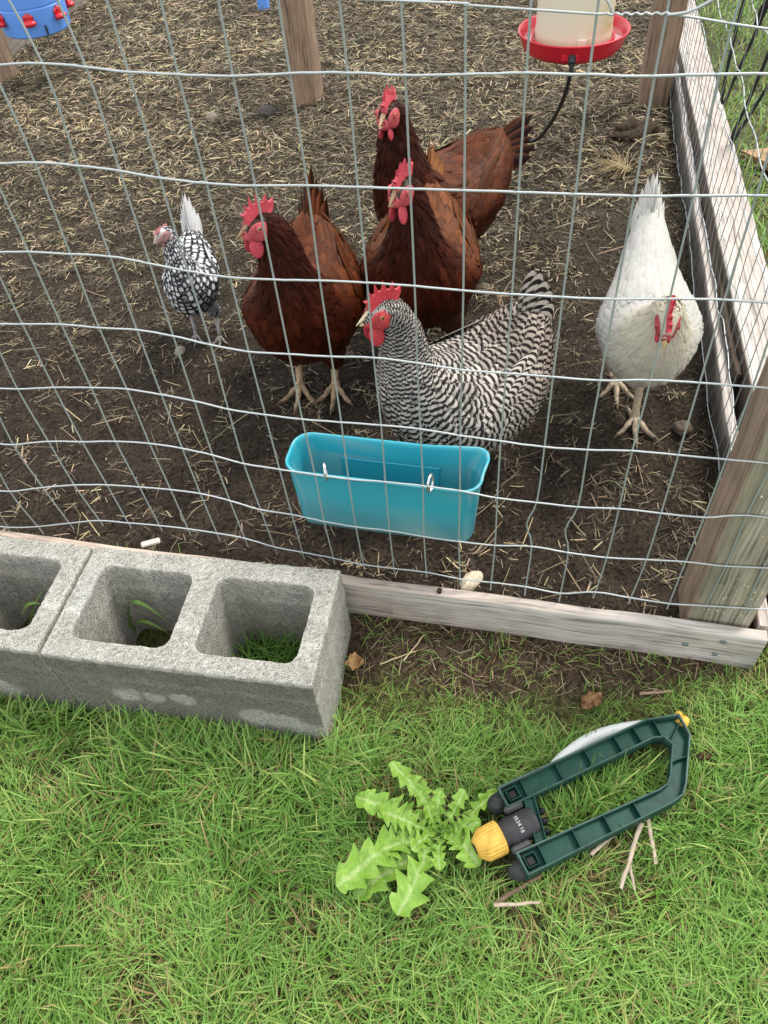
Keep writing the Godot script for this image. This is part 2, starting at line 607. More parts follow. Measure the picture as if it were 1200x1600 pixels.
	upright("back_post", "pinkish square post cut by the left edge, in front of the blue bucket", Vector3(-2.185, 0.03, -2.17), 0.089, 0.089, 1.6, tint_brown(1.5), 0.03, 37.0)
	o = thing("plank_wall", "low grey plank edging behind the left post, below the blue bucket", "plank", Vector3(-2.245, 0.03, -2.24))
	o.rotation.y = PI / 2
	for k in 6:
		obj("plank", plank(0.155, 0.122 + 0.004 * (k % 2), 0.02, tint_grey(0.62, 0.3), 0.002, 40.0 + k * 5.0), M.wood, o, Transform3D(Basis(), Vector3(0.157 * k, 0, 0)))

# ------------------------------------------------------------------ wire
# how far each crossing is off the regular 2 by 4 inch grid, in millimetres, rows from the ground up
const ROW_K := [-15, -14, -13, -12, -11, -10, -9, -8]
const ROW_X := [[-29, -15, 3, 15, 17, 22, 21, 19, 14, 10, 5, 4, 1, -1, -1, 0, -3, -2, -1, -3, -3, 0, -2, -1],
	[-26, -7, 4, 13, 18, 19, 16, 10, 5, 3, 1, -2, -2, -2, -2, -1, -1, -1, 1, 2, 1, 1, -5],
	[-14, 1, 8, 13, 16, 14, 7, 0, 1, 1, -2, -1, 0, -1, -2, -1, 1, 1, 2, 3, -1],
	[-2, 7, 14, 16, 13, 7, 1, 0, -1, 0, 1, 0, -1, -2, 0, 0, 0, 1, 3],
	[8, 13, 13, 13, 8, 3, -1, -1, 0, 0, 0, 0, -1, 0, 0, 1, 0, 2],
	[14, 16, 14, 9, 1, -1, -1, 0, 1, 1, 1, 0, 0, 0, 0, -1],
	[19, 16, 10, 1, -1, -1, 2, 1, 1, 1, 0, 0, 0, -1, -1],
	[19, 11, 1, -2, -1, 1, 2, 1, 1, 0, -1, -1, -4]]
const ROW_Y := [[-16, -3, 18, 36, 40, 43, 44, 42, 38, 25, 20, 15, 8, 8, 9, 3, 4, 4, -1, 13, 10, 8, 14, 24],
	[-17, 3, 18, 28, 32, 34, 33, 25, 12, 9, 2, -2, -2, -6, -8, -7, 0, -4, -5, 1, 6, 7, 18],
	[-5, 10, 17, 25, 28, 25, 18, 7, 3, 0, -2, 0, 0, -2, -8, -9, -9, -4, -4, -3, 9],
	[7, 16, 22, 25, 21, 15, 6, 2, 0, 1, 2, 2, -3, -6, -9, -7, -2, -2, -2],
	[16, 20, 19, 20, 15, 6, 0, 1, 2, 5, 2, -3, -3, -3, -3, 3, 4, 4],
	[16, 16, 16, 10, 3, -2, -2, 0, 1, 0, -2, -3, -3, -2, 2, 4],
	[17, 15, 11, 5, 1, 0, 2, 2, 2, 2, 2, 2, 2, 4, 6],
	[7, 4, 0, -2, -3, -1, 0, -2, -1, 0, -1, -2, 0]]

func crossing(k: int, r: int) -> Vector3:
	var off := Vector2.ZERO
	if r < 8:
		var x: Array = ROW_X[r]
		var q := clampi(k - ROW_K[r], 0, x.size() - 1)
		var fade := exp(-0.25 * absf(k - ROW_K[r] - q))
		off = Vector2(x[q], ROW_Y[r][q]) * fade
	return Vector3(0.0508 * k + off.x * 0.001, SHIFT_FENCE + 0.1016 * r + off.y * 0.001, 0)

# smooth run of points through the crossings, with a slight crimp
func wire_path(p: Array, per := 4, crimp := 0.0006) -> Array:
	var out := []
	for k in p.size() - 1:
		var a: Vector3 = p[maxi(k - 1, 0)]
		var b: Vector3 = p[k]
		var d: Vector3 = p[k + 1]
		var e: Vector3 = p[mini(k + 2, p.size() - 1)]
		for s in per:
			var t := float(s) / per
			var q := b.cubic_interpolate(d, a, e, t)
			out.append(q + Vector3(0, 1, 0) * crimp * nz2.get_noise_3d(q.x * 60.0, q.y * 60.0, q.z * 60.0))
	out.append(p[-1])
	return out

func front_fence() -> void:
	var o := thing("wire_fence", "galvanized welded wire fence across the front of the run, wavy at the lower left", "fence")
	var k0 := -24
	for r in 10:
		var p := []
		for k in range(k0, 9): p.append(crossing(k, r) + Vector3(0, 0, 0.0013))
		p[-1].x = 0.43
		p.append(Vector3(0.441, p[-1].y, -0.006))
		var mb := MB.new()
		mb.tube(wire_path(p), 0.00120, 7)
		obj("horizontal_wire", mb.mesh(), M.galvanized, o)
	for k in range(k0, 9):
		var p := []
		var b := crossing(k, 0)
		var b1 := crossing(k, 1)
		p.append(b + (b - b1) * (0.22 + 0.05 * sin(k * 7.0)))
		for r in 10:
			p.append(crossing(k, r))
			if r == 1 and (k == 2 or k == 3):
				p.append(crossing(k, 1).lerp(crossing(k, 2), 0.48) + Vector3(-0.010, 0, 0))
		p.append(crossing(k, 9) + Vector3(0, 0.06, 0))
		for q in p.size(): p[q].z -= 0.0013
		var mb := MB.new()
		mb.tube(wire_path(p, 3), 0.0011, 7)
		obj("vertical_wire", mb.mesh(), M.dull_wire, o)
	# a loose thin strand along the top, twisted round itself near the post
	var s := []
	for q in [Vector3(-0.6, 0.93, 0.004), Vector3(-0.05, 0.908, 0.004), Vector3(0.0, 0.9045, 0.004), Vector3(0.05, 0.901, 0.004), Vector3(0.10, 0.8975, 0.004)]: s.append(q)
	for k in 22:
		s.append(Vector3(0.108 + 0.0022 * k, 0.8972, 0.004) + Vector3(0, cos(k * 1.9), sin(k * 1.9)) * 0.0007)
	s.append_array([Vector3(0.175, 0.894, 0.004), Vector3(0.205, 0.889, 0.003), Vector3(0.26, 0.882, 0.003), Vector3(0.42, 0.862, 0.001)])
	var mb := MB.new()
	mb.tube(wire_path(s, 3, 0.0), 0.0009, 6)
	var t := thing("tie_wire", "thin twisted strand of wire strung along the very top, over the waterer and post", "wire")
	obj("strand", mb.mesh(), M.galvanized, t)
	mb = MB.new()
	mb.tube(wire_path([Vector3(0.152, 0.8965, 0.005), Vector3(0.168, 0.899, 0.005), Vector3(0.185, 0.908, 0.005), Vector3(0.215, 0.925, 0.004), Vector3(0.25, 0.95, 0.003)], 4, 0.0), 0.0011, 6)
	obj("strand", mb.mesh(), M.galvanized, t)
	mb = MB.new()
	mb.tube(wire_path([Vector3(0.112, 0.8985, 0.005), Vector3(0.106, 0.908, 0.005), Vector3(0.09, 0.921, 0.004), Vector3(0.08, 0.95, 0.003)], 4, 0.0), 0.0011, 6)
	obj("strand", mb.mesh(), M.galvanized, t)

func side_fence() -> void:
	var o := thing("side_wire_fence", "wire mesh fence along the right wall of the run, its long strands bent", "fence")
	var N := 46
	for r in 10:
		var p := []
		for k in range(2, N):
			var z := -0.0508 * k
			# the long strands sag and kink between the posts
			var w := 0.020 * nz.get_noise_2d(z * 3.4 + r * 5.3, r * 2.0) + 0.010 * nz2.get_noise_2d(z * 9.0, r * 7.0)
			var by := 0.012 * nz.get_noise_2d(z * 2.0 + r * 3.0, 40.0 + r)
			p.append(Vector3(side_x(z) - 0.004 + by * (0.3 if r < 1 else 1.0), 0.07 + 0.1016 * r + w, z))
		var mb := MB.new()
		mb.tube(wire_path(p, 3), 0.00125, 6)
		obj("long_strand", mb.mesh(), M.galvanized, o)
	for k in range(2, N):
		var z := -0.0508 * k
		var p := []
		for r in 11:
			p.append(Vector3(side_x(z) - 0.005 + 0.012 * nz.get_noise_2d(z * 2.0 + r * 3.0, 40.0 + r) * (0.3 if r < 1 else 1.0), 0.05 + 0.1016 * r, z + 0.004 * nz2.get_noise_2d(k * 3.0, r * 0.7)))
		var mb := MB.new()
		mb.tube(wire_path(p, 2), 0.0009, 6)
		obj("upright_strand", mb.mesh(), M.dark_wire, o)

# ------------------------------------------------------------------ concrete blocks
# surface nets over a signed distance
func surface_net(f: Callable, lo: Vector3, hi: Vector3, cell: float, colf: Callable) -> ArrayMesh:
	var d := (hi - lo) / cell
	var nx := int(d.x) + 2
	var ny := int(d.y) + 2
	var nq := int(d.z) + 2
	var g := PackedFloat32Array()
	g.resize(nx * ny * nq)
	var at := 0
	for z in nq:
		for y in ny:
			for x in nx:
				g[at] = f.call(lo.x + x * cell, lo.y + y * cell, lo.z + z * cell)
				at += 1
	var mb := MB.new()
	var id := PackedInt32Array()
	id.resize(nx * ny * nq)
	id.fill(-1)
	var st := [1, nx, nx * ny]
	for z in nq - 1:
		for y in ny - 1:
			for x in nx - 1:
				var b := x + nx * (y + ny * z)
				var s := Vector3.ZERO
				var cnt := 0
				var inside := 0
				for q in 8:
					if g[b + (q & 1) + nx * ((q >> 1) & 1) + nx * ny * (q >> 2)] < 0: inside += 1
				if inside == 0 or inside == 8: continue
				for e in 12:
					var ax := e >> 2
					var u := e & 1
					var w := (e >> 1) & 1
					var o0 := [0, 0, 0]
					o0[(ax + 1) % 3] = u
					o0[(ax + 2) % 3] = w
					var i0: int = b + o0[0] + nx * o0[1] + nx * ny * o0[2]
					var a := g[i0]
					var c := g[i0 + st[ax]]
					if (a < 0) != (c < 0):
						var t := a / (a - c)
						var p := Vector3(o0[0], o0[1], o0[2])
						p[ax] += t
						s += p
						cnt += 1
				var p2 := lo + (Vector3(x, y, z) + s / cnt) * cell
				id[b] = mb.add(p2, Vector2(p2.x, p2.y), colf.call(p2))
	for z in range(1, nq - 1):
		for y in range(1, ny - 1):
			for x in range(1, nx - 1):
				var b := x + nx * (y + ny * z)
				for ax in 3:
					var a := g[b]
					var c := g[b + st[ax]]
					if (a < 0) == (c < 0): continue
					var s1: int = st[(ax + 1) % 3]
					var s2: int = st[(ax + 2) % 3]
					var q0 := id[b - s1 - s2]
					var q1 := id[b - s2]
					var q2 := id[b]
					var q3 := id[b - s1]
					if q0 < 0 or q1 < 0 or q2 < 0 or q3 < 0: continue
					if a < 0: mb.quad(q3, q2, q1, q0)
					else: mb.quad(q0, q1, q2, q3)
	return mb.mesh()

func rbox2(x: float, y: float, hx: float, hy: float, r: float) -> float:
	var qx := absf(x) - hx + r
	var qy := absf(y) - hy + r
	return Vector2(maxf(qx, 0), maxf(qy, 0)).length() + minf(maxf(qx, qy), 0.0) - r

func block_mesh(sd: float) -> ArrayMesh:
	# origin at the front left bottom corner, x along, z towards the back is negative
	var f := func(x: float, y: float, z: float) -> float:
		var q := Vector3(absf(x - 0.198) - 0.1945, absf(y - 0.097) - 0.0935, absf(z + 0.098) - 0.093)
		var d := Vector3(maxf(q.x, 0), maxf(q.y, 0), maxf(q.z, 0)).length() + minf(maxf(q.x, maxf(q.y, q.z)), 0.0) - 0.0035
		var taper := 0.006 * (y / 0.194)
		var h := minf(rbox2(x - 0.1035, z + 0.097, 0.068 + taper, 0.058 + taper, 0.017), rbox2(x - 0.2905, z + 0.097, 0.068 + taper, 0.058 + taper, 0.017))
		# the hole's own edge is a little worn
		var k := clampf(0.5 + 0.5 * (d + h) / 0.004, 0, 1)
		d = lerpf(-h, d, k) + 0.004 * k * (1.0 - k)
		if absf(d) < 0.012:
			d += 0.0013 * nz2.get_noise_3d(x * 105.0 + sd, y * 105.0, z * 105.0) + 0.0008 * nz.get_noise_3d(x * 30.0 + sd, y * 30.0, z * 30.0)
		return d
	var colf := func(p: Vector3) -> Color:
		var n := nz.get_noise_3d(p.x * 14.0 + sd, p.y * 14.0, p.z * 14.0)
		var fine := nz2.get_noise_3d(p.x * 130.0, p.y * 130.0 + sd, p.z * 130.0)
		var c := Color(0.57, 0.56, 0.525) * (1.0 + 0.12 * n + 0.22 * fine)
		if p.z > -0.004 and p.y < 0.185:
			# darker front face with pale lime scuffs
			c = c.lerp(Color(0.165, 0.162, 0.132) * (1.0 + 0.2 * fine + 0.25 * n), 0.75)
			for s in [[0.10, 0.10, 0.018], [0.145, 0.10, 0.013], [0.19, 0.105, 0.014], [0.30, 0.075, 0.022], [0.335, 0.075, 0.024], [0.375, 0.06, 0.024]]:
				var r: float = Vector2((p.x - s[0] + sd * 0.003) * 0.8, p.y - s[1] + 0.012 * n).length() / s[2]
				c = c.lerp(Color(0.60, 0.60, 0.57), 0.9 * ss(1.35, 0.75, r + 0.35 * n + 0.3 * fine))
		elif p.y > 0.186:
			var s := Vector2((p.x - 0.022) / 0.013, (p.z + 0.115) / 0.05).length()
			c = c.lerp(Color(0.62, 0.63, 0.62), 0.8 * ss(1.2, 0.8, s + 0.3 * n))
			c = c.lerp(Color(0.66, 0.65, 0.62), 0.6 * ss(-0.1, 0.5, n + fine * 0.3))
		# pale aggregate and dark pits
		var grit := nz2.get_noise_3d(p.x * 190.0 + sd, p.y * 190.0, p.z * 190.0)
		c = c * (1.0 + 0.3 * ss(0.22, 0.4, grit) - 0.42 * ss(-0.3, -0.48, grit))
		c.a = 1
		return c
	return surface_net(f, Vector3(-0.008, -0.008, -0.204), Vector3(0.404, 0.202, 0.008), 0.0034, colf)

func concrete_blocks() -> void:
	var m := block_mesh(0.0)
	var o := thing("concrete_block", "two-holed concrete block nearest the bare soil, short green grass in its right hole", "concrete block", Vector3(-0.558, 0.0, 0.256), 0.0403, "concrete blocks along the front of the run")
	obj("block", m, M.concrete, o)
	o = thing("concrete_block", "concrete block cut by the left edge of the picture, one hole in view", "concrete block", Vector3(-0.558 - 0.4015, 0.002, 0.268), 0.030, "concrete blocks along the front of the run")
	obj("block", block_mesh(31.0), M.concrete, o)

# ------------------------------------------------------------------ grass and straw
func blade_mesh(lean: float, curl: float, width: float, rows := 5) -> ArrayMesh:
	# one metre long before scaling, leaning towards +x
	var mb := MB.new()
	var rr := []
	var cc := []
	var p := Vector3.ZERO
	for k in rows + 1:
		var t := float(k) / rows
		var a := lean + curl * t
		if k > 0: p += Vector3(sin(a), cos(a), 0) / rows
		var w := width * (1.0 - pow(t, 2.2)) * (0.75 + 0.5 * minf(t * 3.0, 0.5)) + 0.0004
		rr.append([p + Vector3(0, 0, -w), p + Vector3(cos(a), -sin(a), 0) * w * 0.35, p + Vector3(0, 0, w)])
		var g := 0.72 + 0.4 * t
		var root := Color(g, g, g * 0.95)
		if t < 0.25: root = Color(0.95, 0.82, 0.75)
		cc.append([root, root * Color(1.12, 1.12, 1.15), root])
	mb.sheet(rr, false, cc)
	return mb.mesh()

func in_sprinkler(x: float, z: float) -> bool:
	var d := Vector2(x - 0.142, z - 0.379)
	var u := d.x * 0.818 - d.y * 0.576
	var v := -d.x * 0.576 - d.y * 0.818
	if u < -0.055 or u > 0.31 or v < -0.006 or v > 0.12: return false
	if u > 0.05 and u < 0.25 and v > 0.034 and v < 0.08: return false
	if u > 0.235 and v < (u - 0.235) * 1.1 - 0.004: return false
	return true

func in_block(x: float, z: float) -> bool:
	if x > -0.155: return false
	var d := x + 0.558
	return z < 0.252 - d * 0.0403 and z > 0.03

func grass() -> void:
	var kinds := []
	for s in [[0.25, 0.5, 0.0150], [0.6, 0.5, 0.017], [0.9, 0.5, 0.015], [0.5, 1.2, 0.017], [1.15, 0.35, 0.013], [0.15, 1.1, 0.016]]:
		kinds.append(blade_mesh(s[0], s[1], s[2]))
	var xf := []
	var cols := []
	for k in kinds.size():
		xf.append([])
		cols.append([])
	var put := func(x: float, z: float, y: float, len: float, wide: float, dead: float, dark: float) -> void:
		var q := rng.randi_range(0, kinds.size() - 1)
		var swirl := nz.get_noise_2d(x * 4.0 + 20.0, z * 4.0) * 4.0 + 0.6
		var yaw := swirl + rng.randfn(0.0, 1.3)
		var b := Basis(Vector3.UP, yaw).scaled_local(Vector3(len, len, len * wide))
		xf[q].append(Transform3D(b, Vector3(x, y - 0.003, z)))
		var r := rng.randf()
		var c := Color(0.130, 0.275, 0.040).lerp(Color(0.245, 0.405, 0.105), rng.randf())
		c = c.lerp(Color(0.10, 0.22, 0.036), clampf(dark, 0, 1) * 0.8)
		if r < dead: c = Color(0.36, 0.29, 0.13).lerp(Color(0.27, 0.19, 0.09), rng.randf())
		elif r < dead + 0.12: c = Color(0.33, 0.41, 0.12)
		cols[q].append(c)
	for k in 125000:
		var x := rng.randf_range(-1.15, 0.95)
		var z := rng.randf_range(-0.01, 0.98)
		if in_block(x, z): continue
		if z < 0.025 and x < 0.447: continue
		var b := bare(x, z)
		var pn := nz.get_noise_2d(x * 6.0, z * 6.0)
		if b > 0.3 and rng.randf() > 0.14 + 0.3 * ss(0.1, 0.4, pn): continue
		if Vector2((x - 0.0) / 0.085, (z - 0.365) / 0.085).length() < 1.0 and rng.randf() < 0.45: continue
		if in_sprinkler(x, z) and rng.randf() > 0.06: continue
		var near_bare := bare(x, z - 0.06)
		var patch := ss(0.1, 0.5, nz.get_noise_2d(x * 3.2 + 11.0, z * 3.2))
		var thin := ss(0.15, 0.5, nz.get_noise_2d(x * 5.0 - 9.0, z * 5.0 + 2.0))
		if rng.randf() < thin * 0.55: continue
		var len := rng.randf_range(0.030, 0.066) * (1.0 - 0.45 * near_bare) * (1.0 + 0.25 * patch) * (1.0 - 0.25 * thin)
		# the mower missed the strip along the block
		if x < -0.13 and z < 0.32: len *= 1.3
		put.call(x, z, lawn_h(x, z), len, rng.randf_range(0.75, 1.4), 0.05 + 0.26 * thin + 0.2 * b, patch)
	for k in 30000:
		var x := rng.randf_range(0.53, 1.9)
		var z := rng.randf_range(-4.2, 0.1)
		if nz.get_noise_2d(x * 3.0, z * 3.0) > 0.3 and rng.randf() < 0.75: continue
		put.call(x, z, lawn_h(x, z), rng.randf_range(0.04, 0.085), rng.randf_range(1.0, 1.8), 0.12, ss(0.0, 0.5, nz.get_noise_2d(x * 2.0, z * 2.0)))
	var lawn := thing("grass", "short mown lawn grass in front of the run and along its right wall", "grass")
	lawn.set_meta("kind", "stuff")
	for k in kinds.size():
		scatter("blades", kinds[k], M.grass, xf[k], cols[k], lawn)
	# grass and weeds growing inside the holes of the blocks
	var hole := MB.new()
	var blades := []
	for k in 330:
		var len := rng.randf_range(0.06, 0.125)
		var root := Vector3(-0.265 + rng.randf_range(-0.058, 0.066), 0.012, 0.148 + rng.randf_range(-0.05, 0.056))
		var yaw := rng.randf() * TAU
		var lean := rng.randf_range(0.2, 0.9)
		var pts := []
		var cc := []
		var p := root
		for s in 6:
			var a := lean + s * 0.22
			var side := Vector3(-sin(yaw), 0, cos(yaw)) * 0.0017 * (1.0 - s / 5.2)
			pts.append([p - side, p + side])
			var g := Color(0.13, 0.25, 0.045).lerp(Color(0.07, 0.16, 0.03), fmod(k * 0.37, 1.0))
			cc.append([g, g])
			p += Vector3(cos(yaw) * sin(a), cos(a), sin(yaw) * sin(a)) * len / 5.0
		hole.sheet(pts, false, cc)
	tag(obj("grass_tuft", hole.mesh(), M.grass), "short green grass filling the bottom of the block's right hole", "grass", "", "stuff")
	weed("weed", "two long curved leaf blades of a weed in the middle block hole", Vector3(-0.531, 0.02, 0.114), [[Vector3(0.008, 0.17, -0.012), Vector3(0.082, 0.068, 0.003), 0.0042], [Vector3(0.010, 0.085, -0.006), Vector3(0.070, 0.032, 0.002), 0.0038], [Vector3(0.0, 0.03, 0.0), Vector3(0.004, 0.05, 0.004), 0.003]])
	weed("weed", "green weed blade in the hole of the block at the left edge", Vector3(-0.712, 0.03, 0.15), [[Vector3(0.006, 0.09, -0.018), Vector3(0.046, 0.075, -0.024), 0.006], [Vector3(0.02, 0.06, -0.02), Vector3(0.044, 0.085, -0.045), 0.004]])

func weed(called: String, label: String, at: Vector3, leaves: Array) -> void:
	var o := thing(called, label, "weed", at)
	for l in leaves:
		var rr := []
		var cc := []
		for k in 11:
			var t := k / 10.0
			var p: Vector3 = Vector3.ZERO.lerp(l[0], t).lerp((l[0] as Vector3).lerp(l[1], t), t)
			var dir := Vector3(l[1].x, 0, l[1].z).normalized()
			var side := Vector3(-dir.z, 0, dir.x) * (float(l[2]) * sin(PI * (0.12 + 0.86 * t)))
			rr.append([p - side, p + Vector3(0, -0.001, 0), p + side])
			cc.append([Color(0.16, 0.28, 0.05), Color(0.24, 0.36, 0.1), Color(0.16, 0.28, 0.05)])
		var mb := MB.new()
		mb.sheet(rr, false, cc)
		obj("leaf", mb.mesh(), M.leaf, o)

func straw_mesh(bend: float, w: float, flat: float) -> ArrayMesh:
	var mb := MB.new()
	var pts := []
	for k in 4:
		var t := k / 3.0 - 0.5
		pts.append(Vector3(t, bend * (0.25 - t * t), bend * 0.5 * t * t))
	mb.tube(pts, [w * 0.8, w, w, w * 0.7], 4, Color(1, 1, 1), flat)
	return mb.mesh()

func straw() -> void:
	var kinds := [straw_mesh(0.05, 0.045, 0.5), straw_mesh(0.35, 0.05, 0.4), straw_mesh(-0.2, 0.07, 0.3), straw_mesh(0.7, 0.035, 0.6), straw_mesh(0.1, 0.075, 0.3), straw_mesh(0.0, 0.022, 0.8)]
	var xf := []
	var cols := []
	for k in kinds.size():
		xf.append([])
		cols.append([])
	var put := func(x: float, y: float, z: float, len: float, pale: float, q := -1) -> void:
		var thick := minf(len, lerpf(0.022, 0.036, ss(-0.6, -1.8, z)))
		if q < 0: q = rng.randi_range(0, kinds.size() - 1)
		var b := Basis(Vector3.UP, rng.randf() * TAU) * Basis(Vector3.BACK, rng.randfn(0.0, 0.22)) * Basis(Vector3.RIGHT, rng.randf() * TAU)
		xf[q].append(Transform3D(b.scaled_local(Vector3(len, thick, thick)), Vector3(x, y + rng.randf_range(0.0, 0.006), z)))
		var c := Color(0.055, 0.043, 0.028).lerp(Color(0.47, 0.39, 0.245), clampf(pale, 0, 1.15))
		cols[q].append(c * Color(rng.randf_range(0.85, 1.1), rng.randf_range(0.85, 1.05), rng.randf_range(0.8, 1.05)))
	var tries := 150000
	for k in tries:
		# more of them far off, where the bedding lies thick
		var v := rng.randf()
		var z := -0.01 - 4.3 * (0.35 * v + 0.65 * v * v)
		var half := 0.75 + 0.62 * absf(z)
		var x := rng.randf_range(-half - 0.25, side_x(z) - 0.01)
		if x < -3.2: continue
		var n := nz.get_noise_2d(x * 2.6 + 3.0, z * 2.6)
		var n2 := nz2.get_noise_2d(x * 9.0, z * 9.0 + 5.0)
		var d := 0.045 + 0.955 * ss(-0.35, -1.5, z + 0.3 * n)
		# trodden bare earth along the right and at the lower left
		d *= 1.0 - 0.75 * ss(0.02, 0.2, x) * ss(-1.75, -1.2, z)
		d *= 1.0 + 0.9 * n2
		d *= lerpf(ss(-0.25, 0.35, n2) * 1.7, 1.0, ss(-0.9, -1.6, z))
		d += 0.10 * ss(0.1, 0.5, n2)
		if x > 0.2 and z > -0.6: d += 0.3 * ss(0.0, 0.4, n2 + n)
		if rng.randf() > d: continue
		var far := ss(-0.9, -2.4, z)
		var pale := pow(rng.randf(), 2.6 - 1.0 * far) * 1.15 * (0.72 + 0.75 * ss(-0.25, 0.4, nz.get_noise_2d(x * 1.3 - 4.0, z * 1.3)))  # broad noise puts sunlit and shaded patches into the straw colour
		put.call(x, pen_h(x, z), z, rng.randf_range(0.008, 0.034) * (1.0 + 0.5 * far), pale)
	# crumbs and chaff trodden into the soil
	for k in 110000:
		var v := rng.randf()
		var z := -0.01 - 3.9 * (0.5 * v + 0.5 * v * v)
		var half := 0.75 + 0.62 * absf(z)
		var x := rng.randf_range(-half - 0.2, side_x(z) - 0.01)
		if x < -3.2: continue
		var n2 := nz2.get_noise_2d(x * 5.0 + 30.0, z * 5.0)
		var n3 := nz.get_noise_2d(x * 20.0, z * 20.0 + 30.0)
		var d := 0.10 + 0.9 * ss(-0.25, -1.2, z + 0.4 * n2) + 0.5 * n3 + 0.35 * n2
		if rng.randf() > d: continue
		put.call(x, pen_h(x, z) - 0.002, z, rng.randf_range(0.003, 0.011), pow(rng.randf(), 1.6) * 0.75, [2, 4, 0, 4][k % 4])
	# the bedding goes on to both sides
	for k in 60000:
		var z := -0.02 - 4.2 * rng.randf()
		var edge := -(0.9 + 0.62 * absf(z))
		var x := edge - 2.2 * rng.randf()
		if x < -3.3: continue
		var d := 0.05 + 0.95 * ss(-0.35, -1.5, z + 0.3 * nz.get_noise_2d(x * 2.6 + 3.0, z * 2.6))
		if rng.randf() > d: continue
		put.call(x, pen_h(x, z), z, rng.randf_range(0.008, 0.04), pow(rng.randf(), 1.8))
	# longer stems lying loose
	for k in 420:
		var z := -0.03 - 3.0 * rng.randf()
		var x := rng.randf_range(-0.9 - 0.6 * absf(z), side_x(z) - 0.03)
		put.call(x, pen_h(x, z) + 0.003, z, rng.randf_range(0.04, 0.095), rng.randf_range(0.4, 1.0), [0, 1, 3, 5][k % 4])
	# trampled stems in front of the board and in the thin parts of the lawn
	for k in 620:
		var x := rng.randf_range(-0.16, 0.45)
		var z := rng.randf_range(0.024, 0.15)
		if bare(x, z) < 0.5: continue
		put.call(x, lawn_h(x, z), z, rng.randf_range(0.006, 0.03), rng.randf_range(0.05, 0.8), [0, 5, 3, 5][k % 4])
	var bed := thing("straw", "chopped straw bedding strewn over the dark soil of the run", "straw")
	bed.set_meta("kind", "stuff")
	for k in kinds.size():
		scatter("stems", kinds[k], M.straw, xf[k], cols[k], bed)

# ------------------------------------------------------------------ trough, waterer, bucket
func rrect(w: float, d: float, r: float, y: float, n := 6) -> Array:
	var out := []
	for q in 4:
		var cx: float = (w - r) * [1, -1, -1, 1][q]
		var cz: float = (d - r) * [1, 1, -1, -1][q]
		for k in n + 1:
			var a := PI / 2 * (q + float(k) / n)
			out.append(Vector3(cx + cos(a) * r, y, cz + sin(a) * r))
		# extra points on the long sides keep the wall from faceting
		var q2 := (q + 1) % 4
		var nx: float = (w - r) * [1, -1, -1, 1][q2]
		var nz3: float = (d - r) * [1, 1, -1, -1][q2]
		var a2 := PI / 2 * (q + 1)
		for k in range(1, 4):
			out.append(Vector3(lerpf(cx, nx, k / 4.0) + cos(a2) * r, y, lerpf(cz, nz3, k / 4.0) + sin(a2) * r))
	return out

